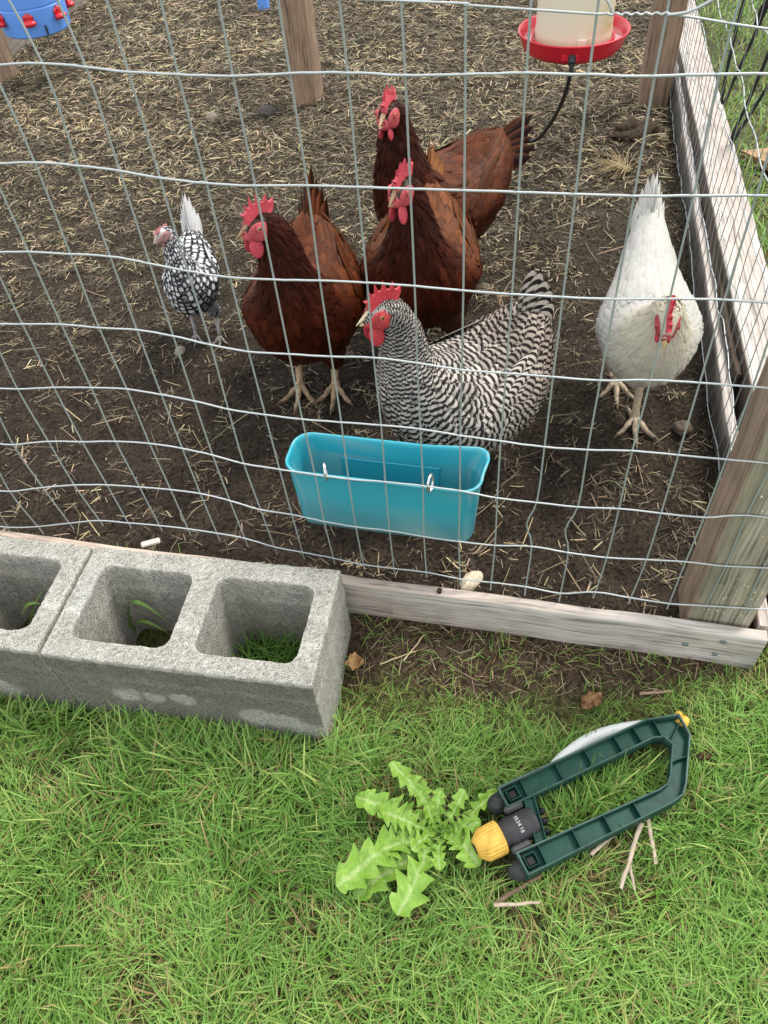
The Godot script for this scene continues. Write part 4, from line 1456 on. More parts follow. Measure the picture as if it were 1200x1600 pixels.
func head_of(o: Node3D, b: Bird, sc: float, cfg: Dictionary) -> void:
	var st: Array = cfg.pose[11]
	var pitch: float = deg_to_rad(st[5] - 14.0)
	var H := Vector3(st[0], st[1] - cfg.get("drop", 0.0) + cfg.get("neck_up", 0.0), 0)
	var fr := Basis(Vector3.UP, b.yaw) * Basis(Vector3.BACK, pitch)
	var at := b.turn(H, 1.0)
	var T := Transform3D(fr.scaled(Vector3.ONE * sc), at * sc)
	var red: Color = cfg.get("comb_red", Color(0.64, 0.075, 0.105))
	var face: Color = cfg.get("face", Color(0.54, 0.085, 0.10))
	var cs: float = cfg.get("comb_size", 0.86)
	# comb: a serrated plate, thick at the root and thin at the points
	var out := PackedVector2Array()
	for p in [[0.030, 0.006], [0.0345, 0.014], [0.034, 0.022], [0.041, 0.029], [0.033, 0.029], [0.0295, 0.033], [0.032, 0.046], [0.0255, 0.036], [0.0205, 0.037], [0.0205, 0.055], [0.0135, 0.039], [0.0075, 0.039], [0.005, 0.056], [-0.001, 0.040], [-0.0065, 0.039], [-0.0115, 0.052], [-0.0145, 0.038], [-0.020, 0.036], [-0.026, 0.040], [-0.026, 0.029], [-0.020, 0.020], [-0.010, 0.0165], [0.010, 0.014], [0.022, 0.009]]:
		out.append(Vector2(0.004 + (p[0] - 0.004) * 0.84, 0.010 + (p[1] - 0.010) * cs))
	var tris := Geometry2D.triangulate_polygon(out)
	var mb := MB.new()
	var flop: float = cfg.get("comb_flop", 0.0)
	var P := func(q: Vector2, s: float) -> Vector3:
		var h := clampf((q.y - 0.012) / (0.045 * cs), 0.0, 1.0)
		return Vector3(q.x, q.y, s * lerpf(0.0042, 0.0012, h) + flop * h * h * 0.02 + 0.0015 * sin(q.x * 160.0))
	for s in [-1.0, 1.0]:
		var base := mb.v.size()
		for q in out: mb.add(P.call(q, s), q * 20.0, red)
		for k in range(0, tris.size(), 3):
			if s > 0: mb.tri(base + tris[k], base + tris[k + 2], base + tris[k + 1])
			else: mb.tri(base + tris[k], base + tris[k + 1], base + tris[k + 2])
	for k in out.size():
		var q := out[k]
		var q2 := out[(k + 1) % out.size()]
		mb.face([P.call(q, -1.0), P.call(q, 1.0), P.call(q2, 1.0), P.call(q2, -1.0)], red * 0.95)
	obj("comb", mb.mesh(), M.comb_skin, o, T)
	# bare red cheeks
	for s in [-1.0, 1.0]:
		mb = MB.new()
		mb.ellipsoid(Vector3(0.0115, -0.0015, 0.0135 * s), Vector3(0.020, 0.0150, 0.0040), Basis(Vector3.UP, 0.18 * s), func(d): return face * (0.9 + 0.22 * nz2.get_noise_3d(d.x * 9.0, d.y * 9.0, d.z * 9.0)), 18, 12)
		var cheek := obj("cheek", mb.mesh(), M.comb_skin, o, T)
		# eye in the middle of the cheek
		mb = MB.new()
		var iris: Color = cfg.get("iris", Color(0.42, 0.16, 0.04))
		var eyef := func(d: Vector3) -> Color:
			var q: float = Vector2(d.x, d.y).length()
			if d.z * s < 0: return face
			if q < 0.40: return Color(0.006, 0.005, 0.005)
			if q < 0.78: return iris
			return Color(0.5, 0.3, 0.22)
		mb.ellipsoid(Vector3(0.0150, 0.0050, 0.0152 * s), Vector3(0.0044, 0.0044, 0.0038), Basis(), eyef, 20, 16)
		obj("eye", mb.mesh(), M.gloss, cheek)
		mb = MB.new()
		var ring := []
		for k in 17: ring.append(Vector3(0.0150 + 0.0050 * cos(TAU * k / 16), 0.0050 + 0.0046 * sin(TAU * k / 16), 0.0172 * s))
		mb.tube(ring, 0.0011, 6, face * 1.15)
		obj("eyelid", mb.mesh(), M.comb_skin, cheek)
		# ear lobe and wattle
		mb = MB.new()
		mb.ellipsoid(Vector3(-0.010, -0.013, 0.0165 * s), Vector3(0.0062, 0.0105, 0.0028), Basis(), cfg.get("lobe", red), 12, 10)
		obj("ear_lobe", mb.mesh(), M.comb_skin, o, T)
		if cfg.get("ear_tuft", true):
			mb = MB.new()
			mb.ellipsoid(Vector3(-0.012, -0.001, 0.0168 * s), Vector3(0.0082, 0.0065, 0.0035), Basis(), cfg.get("tuft", Color(0.05, 0.03, 0.025)), 12, 8)
			obj("ear_tuft", mb.mesh(), M.skin, o, T)
		mb = MB.new()
		var ws: float = cfg.get("wattle", 1.0)
		var wf := func(d: Vector3) -> Color: return red * (0.88 + 0.15 * absf(d.y))
		mb.ellipsoid(Vector3(0.020, -0.017 - 0.010 * ws, 0.0085 * s), Vector3(0.0125, 0.0175, 0.0033) * Vector3(ws, ws, 1), Basis(Vector3.RIGHT, -0.12 * s) * Basis(Vector3.BACK, -0.15), wf, 16, 12)
		obj("wattle", mb.mesh(), M.comb_skin, o, T)
	# beak: hooked upper half over a shorter lower half
	var horn: Color = cfg.get("horn", Color(0.30, 0.19, 0.10))
	mb = MB.new()
	var rows := []
	for k in 9:
		var t := k / 8.0
		var c := Vector3(0.027 + 0.0205 * t, 0.0035 - 0.003 * t - 0.0085 * t * t, 0)
		var ry := lerpf(0.0068, 0.0008, pow(t, 0.85))
		var rz := lerpf(0.0066, 0.0007, pow(t, 0.8))
		var r := []
		for j in 12:
			var a := TAU * j / 12
			r.append(c + Vector3(0, sin(a) * ry * (1.0 if sin(a) > 0 else 0.45), cos(a) * rz))
		rows.append(r)
	mb.loft(rows, true, rows.map(func(r): return r.map(func(_q): return horn)))
	mb.tube([Vector3(0.024, -0.0065, 0), Vector3(0.032, -0.0072, 0), Vector3(0.039, -0.0086, 0), Vector3(0.0425, -0.0096, 0)], [0.0054, 0.0047, 0.0030, 0.0008], 10, horn * 0.85, 0.6)
	for s in [-1, 1]:
		mb.ellipsoid(Vector3(0.035, 0.0042, 0.0040 * s), Vector3(0.0022, 0.0009, 0.0008), Basis(Vector3.BACK, -0.3), Color(0.08, 0.04, 0.03), 8, 6)
	obj("beak", mb.mesh(), M.skin, o, T)

func tail_of(o: Node3D, b: Bird, sc: float, cfg: Dictionary) -> void:
	var elev: float = cfg.get("tail_elev", 0.75)
	var len: float = cfg.get("tail_len", 0.13)
	var n: int = cfg.get("tail_n", 7)
	var colf: Callable = cfg.get("tail_colour", func(_k): return Color(0.09, 0.03, 0.015))
	var kind: String = cfg.get("tail_kind", "dark_centre")
	var swing: float = cfg.get("tail_swing", 0.0)
	var spread: float = cfg.get("tail_spread", 1.0)
	var base := b.centre(0.06)
	for s in [-1.0, 1.0]:
		for k in n:
			var t := float(k) / maxf(1, n - 1)
			var el: float = elev + (0.30 - 0.62 * t) * spread
			var sp: float = (0.04 + 0.30 * t * spread) * s + swing
			var d := Vector3(-cos(el) * cos(sp), sin(el), cos(el) * sin(sp)).normalized()
			# the fan stands on edge, its two halves leaning together like a roof
			var nrm := Vector3(0.12, 0.45, 1.0 * s).normalized()
			nrm = (nrm - d * nrm.dot(d)).normalized()
			var x := d.cross(nrm).normalized()
			var L: float = len * (1.0 - 0.26 * t) * rng.randf_range(0.94, 1.05)
			var root := base + Vector3(0.02, -0.004 - 0.022 * t, (0.005 + 0.017 * t) * s)
			var bs := Basis(x * 0.034 * cfg.get("tail_w", 1.0), d * L, nrm * 0.05)
			var q := obj("tail_feather", tinted_feather(kind, colf.call(k)), M.feather, o, Transform3D(Basis(bs.x * sc, bs.y * sc, bs.z * sc), root * sc))
			q.name = "tail_feather" if k == 0 and s < 0 else q.name
	# folded wing quills lying along the flanks
	var wc: Color = cfg.get("wing_colour", Color(0.065, 0.018, 0.006))
	for s in ([-1.0, 1.0] if cfg.get("quills", true) else []):
		for k in 6:
			var a0 := 0.32 - 0.17 * k
			var a := a0 if s > 0 else PI - a0
			var p := b.pt(0.34 - 0.008 * k, a, 0.004)
			var q := b.pt(0.13 + 0.012 * k, (a0 + 0.42 - 0.02 * k) if s > 0 else PI - (a0 + 0.42 - 0.02 * k), 0.0065 - 0.0004 * k)
			var d: Vector3 = q - p
			var L := d.length()
			d = d / L
			var nrm := ((p + q) * 0.5 - b.centre(0.24)).normalized()
			nrm = (nrm - d * nrm.dot(d)).normalized()
			var x := d.cross(nrm).normalized()
			var bs := Basis(x * 0.024, d * L * 1.05, nrm * 0.06)
			var wk: String = cfg.get("wing_kind", "edged")
			obj("wing_feather", tinted_feather(wk, wc * rng.randf_range(0.85, 1.15)), M.feather, o, Transform3D(Basis(bs.x * sc, bs.y * sc, bs.z * sc), p * sc))

var tinted := {}
func tinted_feather(kind: String, c: Color) -> ArrayMesh:
	var key := kind + "%.2f_%.2f_%.2f" % [c.r * 4, c.g * 4, c.b * 4]
	if tinted.has(key): return tinted[key]
	var src := feather_mesh(kind)
	var arr := src.surface_get_arrays(0)
	var cc: PackedColorArray = arr[Mesh.ARRAY_COLOR]
	for k in cc.size(): cc[k] = Color(cc[k].r * c.r, cc[k].g * c.g, cc[k].b * c.b)
	arr[Mesh.ARRAY_COLOR] = cc
	var m := ArrayMesh.new()
	m.add_surface_from_arrays(Mesh.PRIMITIVE_TRIANGLES, arr)
	tinted[key] = m
	return m

func facing(fx: float, fz: float) -> float:
	return atan2(-fz, fx)

func hens() -> void:
	# mahogany hens: near black red on the neck, warmer on back and fluff
	var red := func(warm: float) -> Callable:
		return func(s: float, a: float, p: Vector3) -> Color:
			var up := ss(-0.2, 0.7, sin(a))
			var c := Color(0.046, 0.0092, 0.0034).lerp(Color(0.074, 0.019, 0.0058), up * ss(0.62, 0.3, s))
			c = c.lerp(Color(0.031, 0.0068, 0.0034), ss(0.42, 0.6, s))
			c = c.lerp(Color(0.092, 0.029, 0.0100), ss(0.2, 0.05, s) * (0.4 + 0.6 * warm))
			c = c.lerp(Color(0.135, 0.046, 0.0165), warm * up * ss(0.5, 0.2, s) * 0.8)  # tawny back, with sunlight put into the colour too
			c = c * (1.0 + 0.35 * nz2.get_noise_3d(p.x * 22.0, p.y * 22.0, p.z * 22.0))
			c.a = 1
			return c
	var red_tail := func(k): return Color(0.105, 0.031, 0.012) * (0.85 + 0.1 * (k % 3))
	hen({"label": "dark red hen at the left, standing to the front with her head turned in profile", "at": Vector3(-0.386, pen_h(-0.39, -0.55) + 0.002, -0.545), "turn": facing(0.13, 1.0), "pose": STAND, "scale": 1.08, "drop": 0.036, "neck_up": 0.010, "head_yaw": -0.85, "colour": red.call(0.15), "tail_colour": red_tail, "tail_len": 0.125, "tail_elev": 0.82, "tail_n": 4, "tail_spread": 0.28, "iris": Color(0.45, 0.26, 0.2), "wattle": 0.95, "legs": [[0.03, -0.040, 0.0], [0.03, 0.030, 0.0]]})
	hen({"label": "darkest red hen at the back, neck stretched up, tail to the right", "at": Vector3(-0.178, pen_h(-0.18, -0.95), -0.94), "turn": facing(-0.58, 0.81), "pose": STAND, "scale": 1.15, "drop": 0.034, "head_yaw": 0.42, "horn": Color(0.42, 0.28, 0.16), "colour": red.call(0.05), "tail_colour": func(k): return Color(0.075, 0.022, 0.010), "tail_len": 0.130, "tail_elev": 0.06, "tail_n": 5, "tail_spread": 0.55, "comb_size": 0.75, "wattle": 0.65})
	hen({"label": "red hen with a tawny, sunlit-tinted back in the middle, behind the barred hen", "at": Vector3(-0.176, pen_h(-0.18, -0.68), -0.672), "turn": facing(0.09, 1.0), "pose": STAND, "scale": 1.09, "drop": 0.02, "neck_up": 0.004, "head_yaw": -0.42, "colour": red.call(0.9), "tail_colour": func(k): return Color(0.26, 0.11, 0.042), "tail_kind": "edged", "tail_len": 0.12, "tail_elev": 0.72, "tail_n": 4, "tail_spread": 0.35, "tail_swing": -0.1, "comb_flop": -0.3, "wing_colour": Color(0.095, 0.030, 0.010), "legs": [[0.05, -0.06, 0.0], [0.02, 0.04, 0.0]]})
	var barred := func(s: float, a: float, p: Vector3) -> Color:
		var c := Color(0.43, 0.41, 0.385).lerp(Color(0.34, 0.325, 0.31), ss(0.5, 0.65, s))
		c = c.lerp(Color(0.40, 0.33, 0.28), ss(0.34, 0.08, s) * 0.7)
		c = c * (1.0 + 0.25 * nz2.get_noise_3d(p.x * 14.0, p.y * 14.0, p.z * 14.0))
		c.a = 1
		return c
	hen({"label": "black and white barred hen in profile just behind the turquoise trough", "at": Vector3(-0.054, pen_h(-0.05, -0.35), -0.342), "turn": facing(-0.74, 0.67), "pose": CROUCH, "scale": 1.06, "head_yaw": -0.05, "colour": barred, "pattern": "barred", "columns": 52, "tail_colour": func(k): return Color(0.50, 0.46, 0.42), "tail_kind": "barred_quill", "tail_len": 0.118, "tail_elev": 1.25, "tail_w": 0.95, "tail_n": 5, "tail_spread": 0.6, "wing_kind": "barred_fine", "wing_colour": Color(0.45, 0.42, 0.39), "comb_red": Color(0.60, 0.05, 0.065), "face": Color(0.55, 0.055, 0.06), "iris": Color(0.5, 0.22, 0.05), "horn": Color(0.55, 0.46, 0.30), "tuft": Color(0.2, 0.19, 0.18)})
	var white := func(s: float, a: float, p: Vector3) -> Color:
		var c := Color(0.50, 0.49, 0.45)
		c = c.lerp(Color(0.56, 0.51, 0.375), ss(0.40, 0.55, s) * 0.8)
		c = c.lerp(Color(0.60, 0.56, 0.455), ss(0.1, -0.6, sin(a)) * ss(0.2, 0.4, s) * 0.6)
		return c
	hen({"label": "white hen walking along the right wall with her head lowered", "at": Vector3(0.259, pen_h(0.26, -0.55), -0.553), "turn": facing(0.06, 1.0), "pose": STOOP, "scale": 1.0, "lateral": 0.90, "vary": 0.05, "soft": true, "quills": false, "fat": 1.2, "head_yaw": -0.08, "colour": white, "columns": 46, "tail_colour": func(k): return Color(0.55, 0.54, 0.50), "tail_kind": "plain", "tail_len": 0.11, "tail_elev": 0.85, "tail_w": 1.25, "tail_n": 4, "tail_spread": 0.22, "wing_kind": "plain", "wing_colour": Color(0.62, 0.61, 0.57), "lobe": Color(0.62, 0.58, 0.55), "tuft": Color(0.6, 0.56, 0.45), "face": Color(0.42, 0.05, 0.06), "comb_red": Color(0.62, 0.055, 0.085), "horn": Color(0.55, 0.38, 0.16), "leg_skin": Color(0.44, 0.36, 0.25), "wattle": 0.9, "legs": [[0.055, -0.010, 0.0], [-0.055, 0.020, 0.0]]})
	var laced := func(s: float, a: float, p: Vector3) -> Color:
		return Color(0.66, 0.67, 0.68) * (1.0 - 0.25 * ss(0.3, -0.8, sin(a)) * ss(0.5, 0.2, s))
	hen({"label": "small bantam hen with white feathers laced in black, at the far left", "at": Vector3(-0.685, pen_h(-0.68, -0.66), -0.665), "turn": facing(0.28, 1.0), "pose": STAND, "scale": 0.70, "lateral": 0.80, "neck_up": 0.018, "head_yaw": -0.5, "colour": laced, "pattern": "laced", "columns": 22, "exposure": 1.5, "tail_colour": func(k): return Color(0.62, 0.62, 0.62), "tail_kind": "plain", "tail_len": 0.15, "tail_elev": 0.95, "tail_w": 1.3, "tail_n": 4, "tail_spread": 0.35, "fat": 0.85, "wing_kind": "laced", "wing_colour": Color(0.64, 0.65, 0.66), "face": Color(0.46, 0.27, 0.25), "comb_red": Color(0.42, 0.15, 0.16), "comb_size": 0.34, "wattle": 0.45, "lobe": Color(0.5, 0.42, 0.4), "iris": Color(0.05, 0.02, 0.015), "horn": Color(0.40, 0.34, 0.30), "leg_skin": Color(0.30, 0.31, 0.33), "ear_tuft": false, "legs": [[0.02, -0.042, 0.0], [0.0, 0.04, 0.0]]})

# ------------------------------------------------------------------ sprinkler
func wall(mb: MB, a: Vector2, b: Vector2, y0: float, y1: float, thick := 0.0022, col := Color(0.004, 0.050, 0.038)) -> void:
	var d := b - a
	var m := (a + b) * 0.5
	mb.box(Vector3(m.x, (y0 + y1) * 0.5, -m.y), Vector3(d.length() + thick * 0.9, y1 - y0, thick), 0.0006, col, Basis(Vector3.UP, atan2(d.y, d.x)))

func sprinkler() -> void:
	var o := thing("lawn_sprinkler", "dark green sprinkler base lying on the lawn, yellow cap at its left end", "sprinkler", Vector3(0.142, 0.0, 0.379), 0.6138)
	var green := Color(0.004, 0.050, 0.038)
	var outer := [Vector2(0.0, 0.0), Vector2(0.218, 0.0), Vector2(0.236, 0.003), Vector2(0.249, 0.013), Vector2(0.297, 0.067), Vector2(0.302, 0.098), Vector2(0.256, 0.111), Vector2(0.019, 0.113)]
	var inner := [Vector2(0.0, 0.029), Vector2(0.213, 0.021), Vector2(0.227, 0.023), Vector2(0.237, 0.030), Vector2(0.268, 0.066), Vector2(0.264, 0.080), Vector2(0.25, 0.085), Vector2(0.019, 0.085)]
	var T := 0.060
	var F := 0.047
	var B := 0.038
	var mb := MB.new()
	for k in outer.size() - 1:
		wall(mb, outer[k], outer[k + 1], B, T, 0.0024, green)
		wall(mb, inner[k], inner[k + 1], B, T - 0.001, 0.0022, green)
		var a: Vector2 = outer[k]
		var b: Vector2 = outer[k + 1]
		var c: Vector2 = inner[k + 1]
		var d: Vector2 = inner[k]
		for y in [F, F - 0.002]:
			mb.face([Vector3(a.x, y, -a.y), Vector3(b.x, y, -b.y), Vector3(c.x, y, -c.y), Vector3(d.x, y, -d.y)], green * 1.1)
	wall(mb, outer[0], inner[0], B, T, 0.0024, green)
	wall(mb, outer[-1], inner[-1], B, T, 0.0024, green)
	# chalky wear along the upper rims
	for k in mb.v.size():
		if mb.v[k].y > T - 0.0018:
			mb.c[k] = green.lerp(Color(0.22, 0.30, 0.27), 0.12 + 0.35 * clampf(nz2.get_noise_2d(mb.v[k].x * 60.0, mb.v[k].z * 60.0) + 0.2, 0, 1))
	obj("frame", mb.mesh(), M.green_plastic, o)
	# cross bar at the hose end
	mb = MB.new()
	var q0 := Vector2(0.029, 0.030)
	var q1 := Vector2(0.043, 0.030)
	var q2 := Vector2(0.057, 0.084)
	var q3 := Vector2(0.043, 0.084)
	wall(mb, q0, q3, B, T - 0.0005, 0.0022, green)
	wall(mb, q1, q2, B, T - 0.0005, 0.0022, green)
	mb.face([Vector3(q0.x, T - 0.006, -q0.y), Vector3(q1.x, T - 0.006, -q1.y), Vector3(q2.x, T - 0.006, -q2.y), Vector3(q3.x, T - 0.006, -q3.y)], green)
	obj("cross_bar", mb.mesh(), M.green_plastic, o)
	for s in [[0.028, 0.001, 0.029], [0.078, 0.001, 0.026], [0.125, 0.001, 0.024], [0.170, 0.001, 0.023], [0.050, 0.086, 0.112], [0.105, 0.086, 0.112], [0.152, 0.086, 0.111], [0.200, 0.086, 0.111], [0.232, 0.086, 0.111]]:
		mb = MB.new()
		wall(mb, Vector2(s[0], s[1]), Vector2(s[0] + 0.002, s[2]), F - 0.001, T - 0.003, 0.0016, green)
		obj("rib", mb.mesh(), M.green_plastic, o)
	for s in [[Vector2(0.262, 0.082), Vector2(0.266, 0.108)], [Vector2(0.270, 0.072), Vector2(0.300, 0.090)], [Vector2(0.252, 0.046), Vector2(0.278, 0.044)]]:
		mb = MB.new()
		wall(mb, s[0], s[1], F - 0.001, T - 0.003, 0.0016, green)
		obj("rib", mb.mesh(), M.green_plastic, o)
	# square sockets in the ends of the two arms
	for s in [Vector2(0.013, 0.0145), Vector2(0.034, 0.099)]:
		mb = MB.new()
		for e in 4:
			var a := PI / 2 * e
			var n := Vector2(cos(a), sin(a)) * 0.0078
			var t := Vector2(-sin(a), cos(a)) * 0.0078
			wall(mb, s + n - t, s + n + t, F, T - 0.004, 0.0018, green)
		obj("socket", mb.mesh(), M.green_plastic, o)
		mb = MB.new()
		mb.box(Vector3(s.x, F + 0.002, -s.y), Vector3(0.011, 0.004, 0.011), 0.001, Color(0.012, 0.013, 0.013))
		obj("recess_dark", mb.mesh(), M.green_plastic, o)  # black block painted in for the darkness inside the socket
	# black works between the arms
	var black := Color(0.022, 0.023, 0.024)
	mb = MB.new()
	var ring := func(u: float, r: float, sx := 1.0) -> Array:
		var a := []
		for k in 28:
			a.append(Vector3(u, 0.047 + sin(-TAU * k / 28) * r, -0.058 + cos(-TAU * k / 28) * r * sx))
		return a
	mb.loft([ring.call(0.044, 0.0182), ring.call(0.040, 0.0192), ring.call(0.004, 0.0192), ring.call(0.002, 0.0175), ring.call(-0.014, 0.0175)], true)
	for k in mb.c.size(): mb.c[k] = Color(0.042, 0.043, 0.045)
	obj("hose_socket", mb.mesh(), M.green_plastic, o)
	for s in [[0.012, 0.101, 0.4], [-0.004, 0.016, -0.1]]:
		mb = MB.new()
		var swell := func(d: Vector3) -> Color: return black * (1.9 + 0.8 * nz2.get_noise_3d(d.x * 3.0, d.y * 3.0, d.z * 3.0))
		mb.ellipsoid(Vector3(s[0] + 0.004, 0.033, -s[1]), Vector3(0.019, 0.016, 0.0150), Basis(Vector3.UP, 0.1) * Basis(Vector3.BACK, -0.2), swell, 24, 16)
		obj("motor_housing", mb.mesh(), M.green_plastic, o)
		mb = MB.new()
		mb.box(Vector3(s[0] + 0.014, 0.052, -s[1] - (0.018 if s[1] < 0.05 else -0.018)), Vector3(0.028, 0.012, 0.010), 0.003, Color(0.06, 0.062, 0.062))
		obj("bracket", mb.mesh(), M.green_plastic, o)
	# yellow ribbed hose cap
	mb = MB.new()
	var rings := []
	for q in [[-0.006, 0.0190, 0.0], [-0.0065, 0.0228, 0.0], [-0.008, 0.0236, 0.6], [-0.031, 0.0228, 1.0], [-0.035, 0.0212, 0.8], [-0.0425, 0.0145, 0.2], [-0.045, 0.0128, 0.0], [-0.045, 0.0085, 0.0], [-0.037, 0.0080, 0.0]]:
		var r := []
		for k in 96:
			var a := -TAU * k / 96.0
			var rr: float = q[1] * 0.93 + q[2] * 0.0005 * (1.0 if (k / 2) % 2 == 0 else -1.0)
			r.append(Vector3(q[0], 0.047 + sin(a) * rr, -0.058 + cos(a) * rr))
		rings.append(r)
	mb.loft(rings, false)
	for k in mb.c.size(): mb.c[k] = Color(0.71, 0.43, 0.085)
	obj("hose_cap", mb.mesh(), M.green_plastic, o)
	mb = MB.new()
	mb.tube([Vector3(-0.030, 0.047, -0.058), Vector3(-0.0435, 0.047, -0.058), Vector3(-0.046, 0.047, -0.058)], [0.0078, 0.0078, 0.0060], 14, Color(0.012, 0.014, 0.02))
	obj("inlet", mb.mesh(), M.green_plastic, o)
	# stamped date, bent round the socket
	var tm := TextMesh.new()
	var font := SystemFont.new()
	font.font_names = PackedStringArray(["Droid Sans"])
	tm.font = font
	tm.text = "10 24 18"
	tm.font_size = 32
	tm.pixel_size = 0.0002
	tm.depth = 0.0006
	tm.curve_step = 1.0
	var arr := tm.get_mesh_arrays()
	var vv: PackedVector3Array = arr[Mesh.ARRAY_VERTEX]
	var nn: PackedVector3Array = arr[Mesh.ARRAY_NORMAL]
	for k in vv.size():
		var a := vv[k].x / 0.0195
		var r := 0.01935 + vv[k].z
		vv[k] = Vector3(0.019 + vv[k].y, 0.047 + r * cos(a), -0.058 + r * sin(a))
		nn[k] = Vector3(0, cos(a), sin(a))
	arr[Mesh.ARRAY_VERTEX] = vv
	arr[Mesh.ARRAY_NORMAL] = nn
	arr[Mesh.ARRAY_TANGENT] = null
	var am := ArrayMesh.new()
	am.add_surface_from_arrays(Mesh.PRIMITIVE_TRIANGLES, arr)
	var white := mat("white_print", lin(0.5, 0.51, 0.51), 0.6)
	tag(obj("date_stamp", am, white, o), "white stamped numbers 10 24 18", "")
	# arched white tube under the far arm
	mb = MB.new()
	mb.tube(wire_path([Vector3(0.045, 0.026, -0.092), Vector3(0.09, 0.027, -0.106), Vector3(0.13, 0.028, -0.121), Vector3(0.175, 0.028, -0.129), Vector3(0.215, 0.028, -0.126), Vector3(0.255, 0.03, -0.114), Vector3(0.285, 0.034, -0.098)], 5, 0.0), 0.0095, 12, Color(0.62, 0.64, 0.63))
	obj("spray_tube", mb.mesh(), M.gloss, o)
	mb = MB.new()
	mb.tube([Vector3(0.298, 0.046, -0.088), Vector3(0.306, 0.047, -0.090), Vector3(0.313, 0.047, -0.092)], [0.0085, 0.0085, 0.006], 12, Color(0.72, 0.42, 0.07))
	mb.ellipsoid(Vector3(0.307, 0.047, -0.101), Vector3(0.006, 0.006, 0.006), Basis(), Color(0.72, 0.42, 0.07), 10, 8)
	obj("end_knob", mb.mesh(), M.green_plastic, o)
	mb = MB.new()
	for k in 3:
		mb.ellipsoid(Vector3(0.052 + 0.004 * k, 0.04, -0.040 - 0.013 * k), Vector3(0.006, 0.006, 0.005), Basis(), black, 8, 6)
	obj("gear", mb.mesh(), M.green_plastic, o)

# ------------------------------------------------------------------ dandelion
func dandelion_leaf(tip: Vector3, width: float, arch: float, lobes: float, seed_at: float) -> ArrayMesh:
	var mb := MB.new()
	var L := tip.length()
	var d := Vector3(tip.x, 0, tip.z).normalized()
	var side := Vector3(-d.z, 0, d.x)
	var rr := []
	var cc := []
	var n := 72
	for k in n + 1:
		var t := float(k) / n
		var c := tip * t + Vector3(0, arch * sin(PI * minf(t * 1.05, 1.0)), 0) + side * 0.06 * L * sin(t * 3.0 + seed_at)
		var env := (0.30 + 0.78 * ss(0.0, 0.72, t)) * sqrt(maxf(0.0, 1.0 - pow(t, 7.0)))
		var row := []
		var cr := []
		for q in 9:
			var u := (q - 4) / 4.0
			# lobes hook back towards the root; the two edges are out of step
			var ph := t * lobes + (0.35 if u > 0 else 0.0) + 0.2 * sin(seed_at * 3.0 + t * 5.0)
			var saw := fposmod(ph, 1.0)
			saw = 1.0 - (saw - 0.25) / 0.75 if saw > 0.25 else saw * 4.0
			var cut := lerpf(lerpf(0.10, 0.60, ss(0.35, 1.0, t)), lerpf(0.75, 1.0, absf(sin(ph * 2.1 + seed_at))), pow(clampf(saw, 0.0, 1.0), 0.9))
			var w := width * env * lerpf(0.16, cut, ss(0.05, 0.2, t))
			var p := c + side * u * w - d * absf(u) * w * (0.30 if t < 0.9 else 0.1) + Vector3(0, 0.12 * w * sin(t * 21.0 + u * 2.0 + seed_at), 0)
			p.y += absf(u) * w * 0.35 + 0.005 * nz.get_noise_2d(p.x * 40.0 + seed_at, p.z * 40.0) - 0.0015 * (1.0 - absf(u))
			p.y = maxf(p.y, 0.004)
			row.append(p)
			var g := Color(0.165, 0.325, 0.036).lerp(Color(0.26, 0.415, 0.06), clampf(0.5 + 0.8 * nz.get_noise_2d(t * 9.0 + seed_at, u * 2.0), 0, 1))
			if q == 4: g = g.lerp(Color(0.42, 0.52, 0.22), 0.75)
			cr.append(g)
		rr.append(row); cc.append(cr)
	mb.sheet(rr, false, cc)
	return mb.mesh()

func dandelion() -> void:
	var at := Vector3(0.022, 0.022, 0.338)
	var o := thing("dandelion", "bright green dandelion rosette with toothed leaves, left of the sprinkler's yellow cap", "weed", at)
	var k := 0
	for l in [[-0.062, 0.045, 0.262, 0.014, 0.010, 4.0], [-0.098, 0.045, 0.310, 0.019, 0.016, 3.6], [-0.066, 0.050, 0.330, 0.019, 0.020, 4.0], [-0.060, 0.040, 0.395, 0.020, 0.016, 3.2], [-0.100, 0.040, 0.432, 0.027, 0.020, 3.4], [-0.020, 0.045, 0.452, 0.024, 0.020, 3.0], [0.082, 0.040, 0.372, 0.019, 0.016, 3.0], [0.074, 0.040, 0.315, 0.012, 0.012, 3.2], [0.096, 0.030, 0.270, 0.010, 0.010, 3.0], [0.018, 0.065, 0.292, 0.010, 0.010, 2.5], [-0.022, 0.04, 0.280, 0.013, 0.010, 3.0], [0.046, 0.05, 0.282, 0.011, 0.010, 3.0], [0.062, 0.03, 0.345, 0.012, 0.016, 3.0], [-0.045, 0.03, 0.352, 0.014, 0.012, 3.0], [-0.068, 0.026, 0.446, 0.020, 0.012, 3.0], [-0.01, 0.05, 0.375, 0.011, 0.010, 2.6], [0.05, 0.045, 0.36, 0.009, 0.010, 2.4], [0.0, 0.06, 0.315, 0.009, 0.010, 2.6], [0.034, 0.05, 0.392, 0.010, 0.012, 2.4]]:
		obj("leaf", dandelion_leaf(Vector3(l[0], l[1], l[2]) - at, l[3] * 1.2, l[4] * 0.7, l[5] * 1.9, k * 1.7), M.leaf, o)
		k += 1

